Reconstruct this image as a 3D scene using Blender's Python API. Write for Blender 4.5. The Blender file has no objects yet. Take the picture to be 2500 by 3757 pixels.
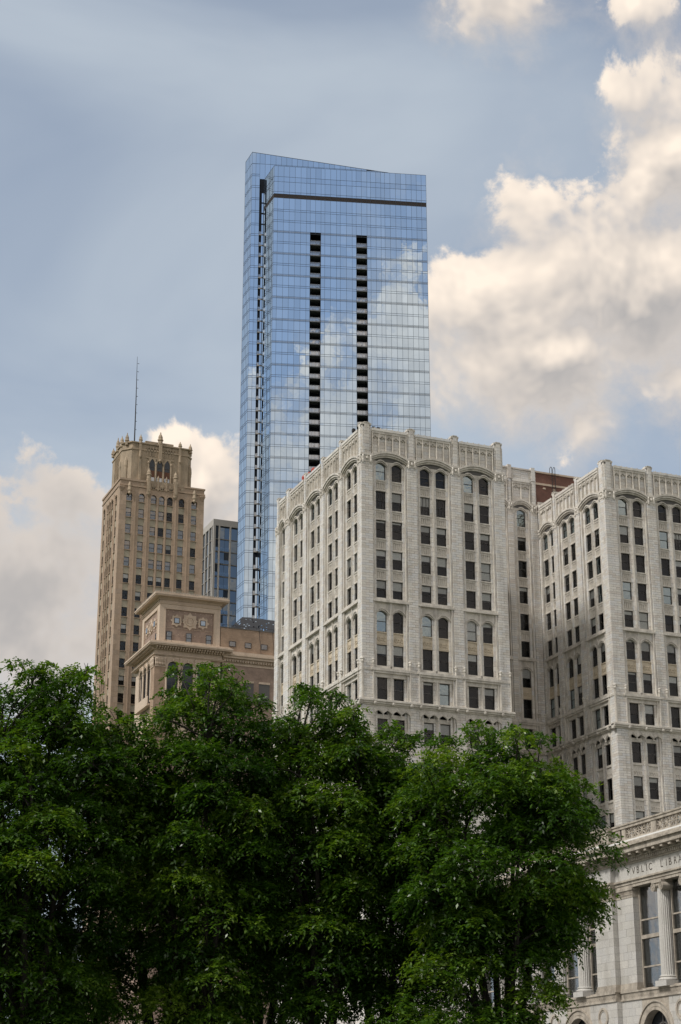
import bpy, math, random
import numpy as np
from mathutils import Vector, Matrix
R = math.radians
random.seed(7); RNG = np.random.default_rng(11)
scene = bpy.context.scene
COL = scene.collection

# ------------------------------------------------------------------ camera
cam_d = bpy.data.cameras.new('camera'); cam = bpy.data.objects.new('camera', cam_d); COL.objects.link(cam)
cam.location = (0, 0, 1.7)
cam.rotation_euler = (R(90 + 19.77), 0, R(-22.01))
cam_d.sensor_fit = 'HORIZONTAL'; cam_d.sensor_width = 36.0
cam_d.lens = 36.0 * 6431 / 2500
cam_d.clip_start = 0.5; cam_d.clip_end = 20000
scene.camera = cam

# ------------------------------------------------------------------ light
SUN_EL, SUN_AZ = 48.0, -101.0          # azimuth clockwise from +Y (degrees)
sx, sy = math.sin(R(SUN_AZ)), math.cos(R(SUN_AZ))
sun_vec = Vector((sx * math.cos(R(SUN_EL)), sy * math.cos(R(SUN_EL)), math.sin(R(SUN_EL))))
sl = bpy.data.lights.new('sun', 'SUN'); sun = bpy.data.objects.new('sun', sl); COL.objects.link(sun)
sl.energy = 2.6; sl.angle = R(9); sl.color = (1.0, 0.96, 0.9)
sun.rotation_euler = (-sun_vec).to_track_quat('-Z', 'Y').to_euler()
sun.location = (0, 0, 300)

scene.view_settings.view_transform = 'Standard'
scene.view_settings.look = 'None'
scene.view_settings.gamma = 1.0
scene.view_settings.exposure = 0.10
scene.view_settings.use_curve_mapping = False
scene.cycles.max_bounces = 6; scene.cycles.transparent_max_bounces = 12
scene.cycles.caustics_reflective = False; scene.cycles.caustics_refractive = False

# ------------------------------------------------------------------ sky with clouds
def build_world():
    w = bpy.data.worlds.new('World'); scene.world = w; w.use_nodes = True
    nt = w.node_tree; N = nt.nodes; L = nt.links; N.clear()
    out = N.new('ShaderNodeOutputWorld'); bg = N.new('ShaderNodeBackground')
    L.new(bg.outputs[0], out.inputs[0])
    sky = N.new('ShaderNodeTexSky'); sky.sky_type = 'NISHITA'; sky.sun_disc = False
    sky.sun_elevation = R(SUN_EL); sky.sun_rotation = R(SUN_AZ)
    sky.air_density = 1.0; sky.dust_density = 2.6; sky.ozone_density = 1.6
    tc = N.new('ShaderNodeTexCoord'); D = tc.outputs['Generated']
    def M(op, a, b=None, c=None, clamp=False):
        n = N.new('ShaderNodeMath'); n.operation = op; n.use_clamp = clamp
        for i, x in enumerate((a, b, c)):
            if x is None: continue
            if isinstance(x, (int, float)): n.inputs[i].default_value = x
            else: L.new(x, n.inputs[i])
        return n.outputs[0]
    def V(op, a, b=None, s=None):
        n = N.new('ShaderNodeVectorMath'); n.operation = op
        for i, x in enumerate((a, b)):
            if x is None: continue
            if isinstance(x, (tuple, list)): n.inputs[i].default_value = x
            else: L.new(x, n.inputs[i])
        if s is not None: n.inputs['Scale'].default_value = s
        return n.outputs['Value'] if op == 'DOT_PRODUCT' else n.outputs[0]
    def noise(vec, scale, detail, rough, dist=0.0):
        n = N.new('ShaderNodeTexNoise'); L.new(vec, n.inputs['Vector'])
        n.inputs['Scale'].default_value = scale; n.inputs['Detail'].default_value = detail
        n.inputs['Roughness'].default_value = rough; n.inputs['Distortion'].default_value = dist
        return n.outputs['Fac']
    def mix(f, a, b):
        n = N.new('ShaderNodeMix'); n.data_type = 'RGBA'
        if isinstance(f, (int, float)): n.inputs[0].default_value = f
        else: L.new(f, n.inputs[0])
        for i, x in ((6, a), (7, b)):
            if isinstance(x, tuple): n.inputs[i].default_value = (*x, 1)
            else: L.new(x, n.inputs[i])
        return n.outputs[2]
    def sm(x, lo, hi):
        n = N.new('ShaderNodeMapRange'); n.interpolation_type = 'SMOOTHSTEP'; L.new(x, n.inputs[0])
        n.inputs[1].default_value = lo; n.inputs[2].default_value = hi
        return n.outputs[0]
    def dirv(az, el):
        return Vector((math.sin(R(az)) * math.cos(R(el)), math.cos(R(az)) * math.cos(R(el)), math.sin(R(el))))
    # cloud banks: azimuth, elevation (deg), half width, half height (deg), gain
    def cover_at(D):
        mask = None
        for az, el, a, b, g in CLOUDS:
            c = dirv(az, el); r = Vector((c.y, -c.x, 0)).normalized(); u = r.cross(c)
            du = V('DOT_PRODUCT', D, tuple(r / math.sin(R(a)))); dv = V('DOT_PRODUCT', D, tuple(u / math.sin(R(b))))
            back = M('LESS_THAN', V('DOT_PRODUCT', D, tuple(c)), 0.0)
            d2 = M('MULTIPLY_ADD', du, du, M('MULTIPLY', dv, dv))
            e = M('MULTIPLY_ADD', M('SQRT', d2), -1.0, g)
            e = M('MULTIPLY_ADD', back, -9.0, M('MINIMUM', e, 0.8))
            mask = e if mask is None else M('SMOOTH_MAX', mask, e, 0.25)
        # the rest of the sky: broken cloud, opening toward the part the picture shows
        cv = dirv(16, 29); opening = sm(V('DOT_PRODUCT', D, tuple(cv)), math.cos(R(36)), math.cos(R(23)))
        broad = noise(V('ADD', D, BROAD_OFF), 2.9, 3, 0.5)
        gen = M('SUBTRACT', M('MULTIPLY', M('SUBTRACT', broad, 0.455), 4.5), M('MULTIPLY', opening, 3.0))
        return M('MAXIMUM', M('MAXIMUM', mask, M('MINIMUM', gen, 0.6)), -0.8)
    def dens_at(D, detail, cov):
        n = noise(D, 13.0, detail, 0.62, 0.15)
        return M('ADD', M('MULTIPLY_ADD', M('SUBTRACT', n, 0.5), 4.3, 0.12), M('MULTIPLY', cov, 1.5))
    st = tuple((Vector(sun_vec) * 0.5 + Vector((-0.1, 0.0, 0.8))).normalized() * 0.016)
    cov = cover_at(D); D2 = V('ADD', D, st)
    dens = dens_at(D, 8, cov); dsm = dens_at(D, 4, cov); dup = dens_at(D2, 4, cover_at(D2))
    slope = M('SUBTRACT', dsm, dup)
    crisp = M('MULTIPLY_ADD', slope, 1.6, 0.45, clamp=True)
    soft_a = sm(dens, -0.6, 0.85); crisp_a = sm(dens, 0.0, 0.36)
    alpha = M('ADD', M('MULTIPLY', crisp, crisp_a), M('MULTIPLY', M('SUBTRACT', 1.0, crisp), soft_a))
    shaded = M('MULTIPLY', sm(V('DOT_PRODUCT', D, tuple(dirv(11, 17))), math.cos(R(6.5)), math.cos(R(3.0))), 0.92)   # the left bank lies in the shade of other cloud
    lit = M('MULTIPLY', M('ADD', M('MULTIPLY', slope, 0.8), 0.24, clamp=True), M('SUBTRACT', 1.0, shaded))
    thick = sm(dsm, 0.3, 1.5)
    dark = mix(thick, CLOUD_MID, CLOUD_DARK)
    ccol = mix(lit, dark, CLOUD_LIT)
    skyc = N.new('ShaderNodeVectorMath'); skyc.operation = 'SCALE'; L.new(sky.outputs[0], skyc.inputs[0]); skyc.inputs['Scale'].default_value = SKY_STRENGTH
    veiln = noise(V('MULTIPLY', D, (1.0, 1.0, 2.2)), 2.3, 5, 0.5, 0.6)
    sepd = N.new('ShaderNodeSeparateXYZ'); L.new(D, sepd.inputs[0])
    low = M('SUBTRACT', 1.0, sm(sepd.outputs[2], 0.02, 0.42))
    veil = M('ADD', M('MULTIPLY', sm(veiln, 0.3, 0.72), 0.55), M('MULTIPLY_ADD', low, 0.32, 0.34), clamp=True)
    base = mix(veil, skyc.outputs[0], VEIL)
    final = mix(alpha, base, ccol)
    L.new(final, bg.inputs[0]); bg.inputs[1].default_value = 1.0
    w.cycles.sampling_method = 'MANUAL'; w.cycles.sample_map_resolution = 256
SKY_STRENGTH = 0.12
BROAD_OFF = (0.5, 0.5, 0.0)
VEIL = (0.52, 0.58, 0.64)
CLOUD_MID = (0.62, 0.57, 0.53); CLOUD_DARK = (0.43, 0.415, 0.41); CLOUD_LIT = (1.0, 0.87, 0.74)
CLOUDS = [(27.5, 26.7, 3.4, 2.2, 1.05), (30.15, 27.1, 3.8, 3.0, 1.0), (33.3, 26.2, 4.0, 4.0, 1.0), (34.0, 30.8, 2.5, 3.6, 0.75), (33.2, 32.7, 2.3, 1.9, 0.45), (29.0, 35.7, 3.6, 1.7, 0.5), (31.20, 22.7, 2.2, 1.6, 0.42), (29.4, 24.9, 5.2, 2.2, 0.85), (33.45, 23.85, 2.6, 1.6, 0.7), (33.4, 35.4, 2.4, 1.3, 0.3),
          (11.9, 20.0, 3.8, 2.5, 0.6), (11.3, 16.8, 4.2, 3.4, 0.9), (16.00, 21.8, 1.5, 1.2, 0.8), (17.0, 20.3, 2.4, 2.4, 0.85), (18.2, 19.5, 2.4, 2.2, 0.55)]
build_world()

# ------------------------------------------------------------------ helpers
OFF = {}
def thing(name, label, cat, loc=(0, 0, 0), group=None):
    o = bpy.data.objects.new(name, None); COL.objects.link(o); o.empty_display_size = 1.0
    o.location = loc; o['label'] = label; o['category'] = cat
    if group: o['group'] = group
    OFF[o.name] = Vector(loc)
    return o
def frame(ox, oy, u, n):
    return (ox, oy, u[0], u[1], n[0], n[1])
WORLD = frame(0, 0, (1, 0), (0, 1))
BOXF = np.array([(0, 1, 3, 2), (4, 6, 7, 5), (0, 4, 5, 1), (2, 3, 7, 6), (0, 2, 6, 4), (1, 5, 7, 3)])
class MB:
    def __init__(s, fr=WORLD):
        s.fr = fr; s.v = []; s.f = []; s.t = []; s.bx = []
    def P(s, u, w, z):
        a, b, c, d, e, g = s.fr
        return (a + u * c + w * e, b + u * d + w * g, z)
    def box(s, u0, u1, w0, w1, z0, z1, t=None):
        s.bx.append((u0, u1, w0, w1, z0, z1, random.random() if t is None else t) + s.fr); return s
    def raw(s, verts, faces, t=None):
        o = len(s.v); t = random.random() if t is None else t
        s.v.extend(verts); s.f.extend([tuple(i + o for i in q) for q in faces]); s.t.extend([t] * len(faces)); return s
    def prism(s, pts, w0, w1, t=None):
        n = len(pts); vs = [s.P(u, w0, z) for u, z in pts] + [s.P(u, w1, z) for u, z in pts]
        fs = [tuple(range(n)), tuple(range(2 * n - 1, n - 1, -1))] + [(i, (i + 1) % n, (i + 1) % n + n, i + n) for i in range(n)]
        return s.raw(vs, fs, t)
    def plan(s, pts, z0, z1, t=None):           # vertical prism over a plan polygon (u,w)
        n = len(pts); vs = [s.P(u, w, z0) for u, w in pts] + [s.P(u, w, z1) for u, w in pts]
        fs = [tuple(range(n)), tuple(range(2 * n - 1, n - 1, -1))] + [(i, (i + 1) % n, (i + 1) % n + n, i + n) for i in range(n)]
        return s.raw(vs, fs, t)
    def plate(s, us, zlo, zhi, wf, wb, t=None):  # slab between two curves
        n = len(us); vs = []
        for u, a, b in zip(us, zlo, zhi):
            vs += [s.P(u, wf, a), s.P(u, wf, b), s.P(u, wb, a), s.P(u, wb, b)]
        fs = []
        for i in range(n - 1):
            a = 4 * i; b = a + 4
            fs += [(a, b, b + 1, a + 1), (a + 2, a + 3, b + 3, b + 2), (a, a + 2, b + 2, b), (a + 1, b + 1, b + 3, a + 3)]
        fs += [(0, 1, 3, 2), (4 * n - 4, 4 * n - 2, 4 * n - 1, 4 * n - 3)]
        return s.raw(vs, fs, t)
    def lathe(s, u, w, prof, sides=10, t=None, flute=0.0):
        vs = []; fs = []
        for r, z in prof:
            for k in range(sides):
                a = 2 * math.pi * k / sides; rr = r * (1 - (flute if k % 2 else 0))
                vs.append(s.P(u + rr * math.cos(a), w + rr * math.sin(a), z))
        m = len(prof)
        for i in range(m - 1):
            for k in range(sides):
                fs.append((i * sides + k, i * sides + (k + 1) % sides, (i + 1) * sides + (k + 1) % sides, (i + 1) * sides + k))
        fs.append(tuple(range(sides))); fs.append(tuple(range((m - 1) * sides, m * sides)))
        return s.raw(vs, fs, t)
    def ring(s, u, z, r0, r1, w0, w1, sides=24, a0=0.0, a1=2 * math.pi, t=None):   # flat ring / arch on the wall
        full = abs(a1 - a0 - 2 * math.pi) < 1e-4; n = sides + (0 if full else 1); vs = []; fs = []
        for k in range(n):
            a = a0 + (a1 - a0) * k / sides; c, q = math.cos(a), math.sin(a)
            vs += [s.P(u + r0 * c, w0, z + r0 * q), s.P(u + r1 * c, w0, z + r1 * q), s.P(u + r0 * c, w1, z + r0 * q), s.P(u + r1 * c, w1, z + r1 * q)]
        for k in range(sides):
            a = 4 * k; b = 4 * ((k + 1) % n)
            fs += [(a, b, b + 1, a + 1), (a + 2, a + 3, b + 3, b + 2), (a, a + 2, b + 2, b), (a + 1, b + 1, b + 3, a + 3)]
        if not full: fs += [(0, 1, 3, 2), (4 * n - 4, 4 * n - 2, 4 * n - 1, 4 * n - 3)]
        return s.raw(vs, fs, t)
    def tube(s, pts, rad, sides=6, t=None):
        vs = []; fs = []; pts = [Vector(p) for p in pts]
        for i, p in enumerate(pts):
            d = (pts[min(i + 1, len(pts) - 1)] - pts[max(i - 1, 0)]).normalized()
            a = d.cross(Vector((0.31, 0.95, 0.05))); a.normalize(); b = d.cross(a)
            for k in range(sides):
                g = 2 * math.pi * k / sides; vs.append(tuple(p + (a * math.cos(g) + b * math.sin(g)) * rad[i]))
        for i in range(len(pts) - 1):
            for k in range(sides):
                fs.append((i * sides + k, i * sides + (k + 1) % sides, (i + 1) * sides + (k + 1) % sides, (i + 1) * sides + k))
        fs.append(tuple(range((len(pts) - 1) * sides, len(pts) * sides)))
        return s.raw(vs, fs, t)
    def arrays(s):
        v = list(s.v); f = list(s.f); t = list(s.t)
        if s.bx:
            a = np.array(s.bx); n = len(a); o = len(v)
            c = np.empty((n, 8, 3)); k = 0
            for iu in (0, 1):
                for iw in (2, 3):
                    for iz in (4, 5):
                        u, w, z = a[:, iu], a[:, iw], a[:, iz]
                        c[:, k, 0] = a[:, 7] + u * a[:, 9] + w * a[:, 11]; c[:, k, 1] = a[:, 8] + u * a[:, 10] + w * a[:, 12]; c[:, k, 2] = z; k += 1
            v += c.reshape(-1, 3).tolist()
            f += (BOXF[None] + (np.arange(n) * 8)[:, None, None] + o).reshape(-1, 4).tolist()
            t += np.repeat(a[:, 6], 6).tolist()
        return v, f, t
    def mesh(s, name, mat, off=(0, 0, 0), smooth=False):
        v, f, t = s.arrays(); me = bpy.data.meshes.new(name)
        va = np.array(v, float) - np.array(off, float)
        me.from_pydata(va.tolist(), [], f)
        at = me.attributes.new('tint', 'FLOAT', 'FACE'); at.data.foreach_set('value', np.array(t, np.float32))
        me.materials.append(mat)
        if smooth: me.polygons.foreach_set('use_smooth', [True] * len(f))
        return me
    def build(s, name, mat, parent=None, label=None, kind=None, smooth=False):
        off = OFF[parent.name] if parent else (0, 0, 0)
        o = bpy.data.objects.new(name, s.mesh(name, mat, off, smooth)); COL.objects.link(o)
        if parent: o.parent = parent; OFF[o.name] = OFF[parent.name]
        else: OFF[o.name] = Vector((0, 0, 0))
        if label: o['label'] = label
        if kind: o['kind'] = kind
        return o
def put(name, me, parent, loc=(0, 0, 0), rot=(0, 0, 0)):      # object sharing mesh data; loc relative to parent
    o = bpy.data.objects.new(name, me); COL.objects.link(o); o.parent = parent
    o.location = loc; o.rotation_euler = rot
    return o
def fpoint(fr, u, w, z): return Vector((fr[0] + u * fr[2] + w * fr[4], fr[1] + u * fr[3] + w * fr[5], z))
def frot(fr): return math.atan2(fr[4], -fr[5])      # local -Y (outward) onto the wall normal
LOCAL = frame(0, 0, (1, 0), (0, -1))                # shared meshes: x along the wall, -y outward

# ------------------------------------------------------------------ materials
def material(name):
    m = bpy.data.materials.new(name); m.use_nodes = True
    return m, m.node_tree, m.node_tree.nodes['Principled BSDF']
def nd(nt, kind, **kw):
    n = nt.nodes.new(kind)
    for k, v in kw.items(): setattr(n, k, v)
    return n
def stone(name, cols, rough=0.7, dirt=0.35, dirt_col=(0.12, 0.11, 0.10), scale=0.6, streak=0.18, bump=0.15, dirtlo=0.5, dirthi=0.75, fine=9.0):
    m, nt, b = material(name); L = nt.links
    at = nd(nt, 'ShaderNodeAttribute'); at.attribute_name = 'tint'
    rp = nd(nt, 'ShaderNodeValToRGB'); rp.color_ramp.interpolation = 'LINEAR'
    e = rp.color_ramp.elements
    while len(e) < len(cols): e.new(0.5)
    for i, c in enumerate(cols): e[i].position = i / max(1, len(cols) - 1); e[i].color = (*c, 1)
    L.new(at.outputs['Fac'], rp.inputs[0])
    tc = nd(nt, 'ShaderNodeTexCoord'); mp = nd(nt, 'ShaderNodeMapping'); L.new(tc.outputs['Object'], mp.inputs[0]); mp.inputs['Scale'].default_value = (1, 1, streak)
    n1 = nd(nt, 'ShaderNodeTexNoise'); L.new(mp.outputs[0], n1.inputs['Vector']); n1.inputs['Scale'].default_value = scale; n1.inputs['Detail'].default_value = 7; n1.inputs['Roughness'].default_value = 0.62
    mr = nd(nt, 'ShaderNodeMapRange'); L.new(n1.outputs['Fac'], mr.inputs[0]); mr.inputs[1].default_value = dirtlo; mr.inputs[2].default_value = dirthi; mr.inputs[4].default_value = dirt
    mx = nd(nt, 'ShaderNodeMix', data_type='RGBA'); L.new(mr.outputs[0], mx.inputs[0]); L.new(rp.outputs[0], mx.inputs[6]); mx.inputs[7].default_value = (*dirt_col, 1)
    n2 = nd(nt, 'ShaderNodeTexNoise'); L.new(tc.outputs['Object'], n2.inputs['Vector']); n2.inputs['Scale'].default_value = fine; n2.inputs['Detail'].default_value = 4
    mr2 = nd(nt, 'ShaderNodeMapRange'); L.new(n2.outputs['Fac'], mr2.inputs[0]); mr2.inputs[1].default_value = 0.3; mr2.inputs[2].default_value = 0.7; mr2.inputs[3].default_value = 0.86; mr2.inputs[4].default_value = 1.12
    mu = nd(nt, 'ShaderNodeMix', data_type='RGBA', blend_type='MULTIPLY'); mu.inputs[0].default_value = 1; L.new(mx.outputs[2], mu.inputs[6]); L.new(mr2.outputs[0], mu.inputs[7])
    L.new(mu.outputs[2], b.inputs['Base Color'])
    b.inputs['Roughness'].default_value = rough
    bp = nd(nt, 'ShaderNodeBump'); bp.inputs['Strength'].default_value = bump; bp.inputs['Distance'].default_value = 0.03; L.new(n2.outputs['Fac'], bp.inputs['Height']); L.new(bp.outputs[0], b.inputs['Normal'])
    return m
def plain(name, col, rough=0.6, metal=0.0, var=0.12):
    m, nt, b = material(name); L = nt.links
    tc = nd(nt, 'ShaderNodeTexCoord'); n = nd(nt, 'ShaderNodeTexNoise'); L.new(tc.outputs['Object'], n.inputs['Vector']); n.inputs['Scale'].default_value = 3.0; n.inputs['Detail'].default_value = 5
    mr = nd(nt, 'ShaderNodeMapRange'); L.new(n.outputs['Fac'], mr.inputs[0]); mr.inputs[3].default_value = 1 - var; mr.inputs[4].default_value = 1 + var
    mu = nd(nt, 'ShaderNodeMix', data_type='RGBA', blend_type='MULTIPLY'); mu.inputs[0].default_value = 1; mu.inputs[6].default_value = (*col, 1); L.new(mr.outputs[0], mu.inputs[7])
    L.new(mu.outputs[2], b.inputs['Base Color']); b.inputs['Roughness'].default_value = rough; b.inputs['Metallic'].default_value = metal
    return m
def clear_glass(name, tint, refl, rough=0.02, wob=0.05, gcol=(0.95, 0.97, 1.0), fm=1.3):   # see-through pane with a reflection
    m = bpy.data.materials.new(name); m.use_nodes = True; nt = m.node_tree; nt.nodes.clear(); L = nt.links
    out = nd(nt, 'ShaderNodeOutputMaterial'); mx = nd(nt, 'ShaderNodeMixShader'); L.new(mx.outputs[0], out.inputs[0])
    tr = nd(nt, 'ShaderNodeBsdfTransparent'); tr.inputs[0].default_value = (*tint, 1)
    gl = nd(nt, 'ShaderNodeBsdfGlossy'); gl.inputs['Color'].default_value = (*gcol, 1); gl.inputs['Roughness'].default_value = rough
    fr = nd(nt, 'ShaderNodeFresnel'); fr.inputs[0].default_value = 1.5
    ma = nd(nt, 'ShaderNodeMath', operation='MULTIPLY_ADD', use_clamp=True); L.new(fr.outputs[0], ma.inputs[0]); ma.inputs[1].default_value = fm; ma.inputs[2].default_value = refl
    tc = nd(nt, 'ShaderNodeTexCoord'); n = nd(nt, 'ShaderNodeTexNoise'); L.new(tc.outputs['Object'], n.inputs['Vector']); n.inputs['Scale'].default_value = 0.9
    bp = nd(nt, 'ShaderNodeBump'); bp.inputs['Strength'].default_value = wob; bp.inputs['Distance'].default_value = 0.2; L.new(n.outputs['Fac'], bp.inputs['Height']); L.new(bp.outputs[0], gl.inputs['Normal'])
    L.new(ma.outputs[0], mx.inputs[0]); L.new(tr.outputs[0], mx.inputs[1]); L.new(gl.outputs[0], mx.inputs[2])
    return m
def mirror_glass(name, col, rough=0.015, wob=0.012, metal=1.0):
    m, nt, b = material(name); L = nt.links
    at = nd(nt, 'ShaderNodeAttribute'); at.attribute_name = 'tint'
    mr = nd(nt, 'ShaderNodeMapRange'); L.new(at.outputs['Fac'], mr.inputs[0]); mr.inputs[3].default_value = 0.90; mr.inputs[4].default_value = 1.05
    mu = nd(nt, 'ShaderNodeMix', data_type='RGBA', blend_type='MULTIPLY'); mu.inputs[0].default_value = 1; mu.inputs[6].default_value = (*col, 1); L.new(mr.outputs[0], mu.inputs[7])
    L.new(mu.outputs[2], b.inputs['Base Color']); b.inputs['Metallic'].default_value = metal; b.inputs['Roughness'].default_value = rough
    tc = nd(nt, 'ShaderNodeTexCoord'); n = nd(nt, 'ShaderNodeTexNoise'); L.new(tc.outputs['Object'], n.inputs['Vector']); n.inputs['Scale'].default_value = 0.35; n.inputs['Detail'].default_value = 2
    bp = nd(nt, 'ShaderNodeBump'); bp.inputs['Strength'].default_value = wob; bp.inputs['Distance'].default_value = 0.3; L.new(n.outputs['Fac'], bp.inputs['Height']); L.new(bp.outputs[0], b.inputs['Normal'])
    return m

M_TERRA = stone('glazed_terracotta', [(0.62, 0.58, 0.52), (0.74, 0.71, 0.65), (0.66, 0.66, 0.655), (0.77, 0.74, 0.685), (0.63, 0.58, 0.525), (0.71, 0.70, 0.685)], rough=0.42, dirt=0.6, dirt_col=(0.24, 0.215, 0.18))
M_TRIM = stone('terracotta_trim', [(0.65, 0.61, 0.545), (0.71, 0.67, 0.605)], rough=0.5, dirt=0.6, dirt_col=(0.20, 0.18, 0.15), scale=1.1, streak=0.5, dirtlo=0.42, dirthi=0.72)
M_TAN = stone('tan_terracotta', [(0.57, 0.49, 0.37), (0.63, 0.55, 0.43)], rough=0.6, dirt=0.5, dirt_col=(0.2, 0.15, 0.09), scale=2.0, streak=1)
M_MORTAR = plain('mortar', (0.13, 0.125, 0.12), 0.9)
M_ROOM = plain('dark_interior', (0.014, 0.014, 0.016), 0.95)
M_FRAME = plain('window_frame_dark', (0.035, 0.030, 0.026), 0.5)
M_FRAMEG = plain('window_frame_grey', (0.11, 0.105, 0.10), 0.5)
M_BLIND = stone('blind_cloth', [(0.80, 0.79, 0.76), (0.92, 0.91, 0.89), (0.62, 0.61, 0.59)], rough=0.9, dirt=0.1, bump=0)
M_GLASS = clear_glass('window_glass', (0.94, 0.96, 0.96), 0.0, fm=0.85)
M_GLASS2 = clear_glass('window_glass_reflecting', (0.35, 0.42, 0.44), 0.28, gcol=(0.80, 0.95, 1.0))
M_LIME = stone('limestone', [(0.385, 0.288, 0.212), (0.43, 0.328, 0.242), (0.41, 0.306, 0.22), (0.48, 0.365, 0.272), (0.385, 0.298, 0.228)], rough=0.8, dirt=0.45, dirt_col=(0.20, 0.16, 0.11), scale=0.35, streak=0.25)
M_LIMED = stone('limestone_weathered', [(0.40, 0.315, 0.225), (0.45, 0.36, 0.26)], rough=0.85, dirt=0.6, dirt_col=(0.14, 0.12, 0.09), scale=0.9, streak=0.4, dirtlo=0.4, dirthi=0.7)
M_SPAN = stone('green_grey_spandrel', [(0.38, 0.345, 0.265), (0.43, 0.39, 0.30)], rough=0.75, dirt=0.4, scale=0.8)
M_GLASSW = clear_glass('sash_glass', (0.45, 0.45, 0.45), 0.16, wob=0.08, gcol=(1, 0.95, 0.9))
M_CREAM = stone('cream_terracotta', [(0.57, 0.455, 0.35), (0.62, 0.50, 0.39), (0.59, 0.475, 0.37)], rough=0.65, dirt=0.4, dirt_col=(0.22, 0.16, 0.11), scale=0.7, streak=0.3)
M_BRICK = None
def brick_mat(name, c1, c2, mortar, bw=0.24, bh=0.075):
    m, nt, b = material(name); L = nt.links
    tc = nd(nt, 'ShaderNodeTexCoord'); sp = nd(nt, 'ShaderNodeSeparateXYZ'); L.new(tc.outputs['Object'], sp.inputs[0])
    ad = nd(nt, 'ShaderNodeMath', operation='ADD'); L.new(sp.outputs[0], ad.inputs[0]); L.new(sp.outputs[1], ad.inputs[1])
    cb = nd(nt, 'ShaderNodeCombineXYZ'); L.new(ad.outputs[0], cb.inputs[0]); L.new(sp.outputs[2], cb.inputs[1])
    br = nd(nt, 'ShaderNodeTexBrick'); L.new(cb.outputs[0], br.inputs['Vector']); br.inputs['Scale'].default_value = 1.0
    br.inputs['Brick Width'].default_value = bw; br.inputs['Row Height'].default_value = bh; br.inputs['Mortar Size'].default_value = 0.008
    br.inputs['Color1'].default_value = (*c1, 1); br.inputs['Color2'].default_value = (*c2, 1); br.inputs['Mortar'].default_value = (*mortar, 1)
    n = nd(nt, 'ShaderNodeTexNoise'); L.new(tc.outputs['Object'], n.inputs['Vector']); n.inputs['Scale'].default_value = 0.7; n.inputs['Detail'].default_value = 8; n.inputs['Roughness'].default_value = 0.7
    mr = nd(nt, 'ShaderNodeMapRange'); L.new(n.outputs['Fac'], mr.inputs[0]); mr.inputs[1].default_value = 0.3; mr.inputs[2].default_value = 0.7; mr.inputs[3].default_value = 0.7; mr.inputs[4].default_value = 1.2
    mu = nd(nt, 'ShaderNodeMix', data_type='RGBA', blend_type='MULTIPLY'); mu.inputs[0].default_value = 1; L.new(br.outputs['Color'], mu.inputs[6]); L.new(mr.outputs[0], mu.inputs[7])
    L.new(mu.outputs[2], b.inputs['Base Color']); b.inputs['Roughness'].default_value = 0.85
    return m
M_BRICK = brick_mat('buff_brick', (0.42, 0.29, 0.20), (0.34, 0.225, 0.15), (0.40, 0.33, 0.26))
M_BRICKD = brick_mat('brown_brick', (0.33, 0.24, 0.19), (0.40, 0.285, 0.225), (0.25, 0.2, 0.17))
M_RED = brick_mat('red_brick', (0.22, 0.095, 0.068), (0.165, 0.07, 0.052), (0.22, 0.15, 0.12))
M_LIB = stone('library_limestone', [(0.46, 0.445, 0.41), (0.53, 0.515, 0.48), (0.49, 0.48, 0.46), (0.56, 0.54, 0.50)], rough=0.7, dirt=0.45, dirt_col=(0.22, 0.20, 0.17), scale=0.8, streak=0.3)
M_LIBT = stone('library_trim', [(0.46, 0.41, 0.34), (0.50, 0.45, 0.38)], rough=0.75, dirt=0.7, dirt_col=(0.12, 0.10, 0.08), scale=1.4, streak=0.6, dirtlo=0.4, dirthi=0.7)
M_PALE_REFL = stone('painted_reflection', [(0.50, 0.50, 0.48), (0.56, 0.56, 0.54)], rough=0.9, dirt=0.08, bump=0)  # pale colour stands in for sky reflected in the library glass
M_MIRROR = mirror_glass('curtain_wall_glass', (0.58, 0.715, 0.86))
M_MIRRS = mirror_glass('spandrel_glass', (0.55, 0.685, 0.835))
M_MULL = plain('mullion_metal', (0.05, 0.065, 0.09), 0.5, 0.2)
M_LOUVER = plain('louver_metal', (0.055, 0.045, 0.042), 0.6, 0.3)
M_SLAB = plain('balcony_slab', (0.16, 0.17, 0.19), 0.7)
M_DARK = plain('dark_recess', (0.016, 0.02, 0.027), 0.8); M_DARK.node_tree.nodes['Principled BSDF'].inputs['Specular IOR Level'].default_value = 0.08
M_RAIL = clear_glass('balcony_glass', (0.6, 0.68, 0.74), 0.25)
M_CONC = plain('concrete_frame', (0.42, 0.40, 0.375), 0.8)
M_FGLASS = mirror_glass('apartment_glass', (0.36, 0.38, 0.40), 0.03, 0.08)
M_FGLASD = plain('dark_window_glass', (0.03, 0.036, 0.045), 0.08, 0.0)
M_STEEL = plain('galvanised_steel', (0.30, 0.31, 0.32), 0.5, 0.6)
M_BLACK = plain('black_metal', (0.018, 0.018, 0.02), 0.6)
M_ROOF = plain('roof_felt', (0.16, 0.155, 0.15), 0.9)
M_REDP = plain('red_paint', (0.38, 0.05, 0.03), 0.6)

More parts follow.
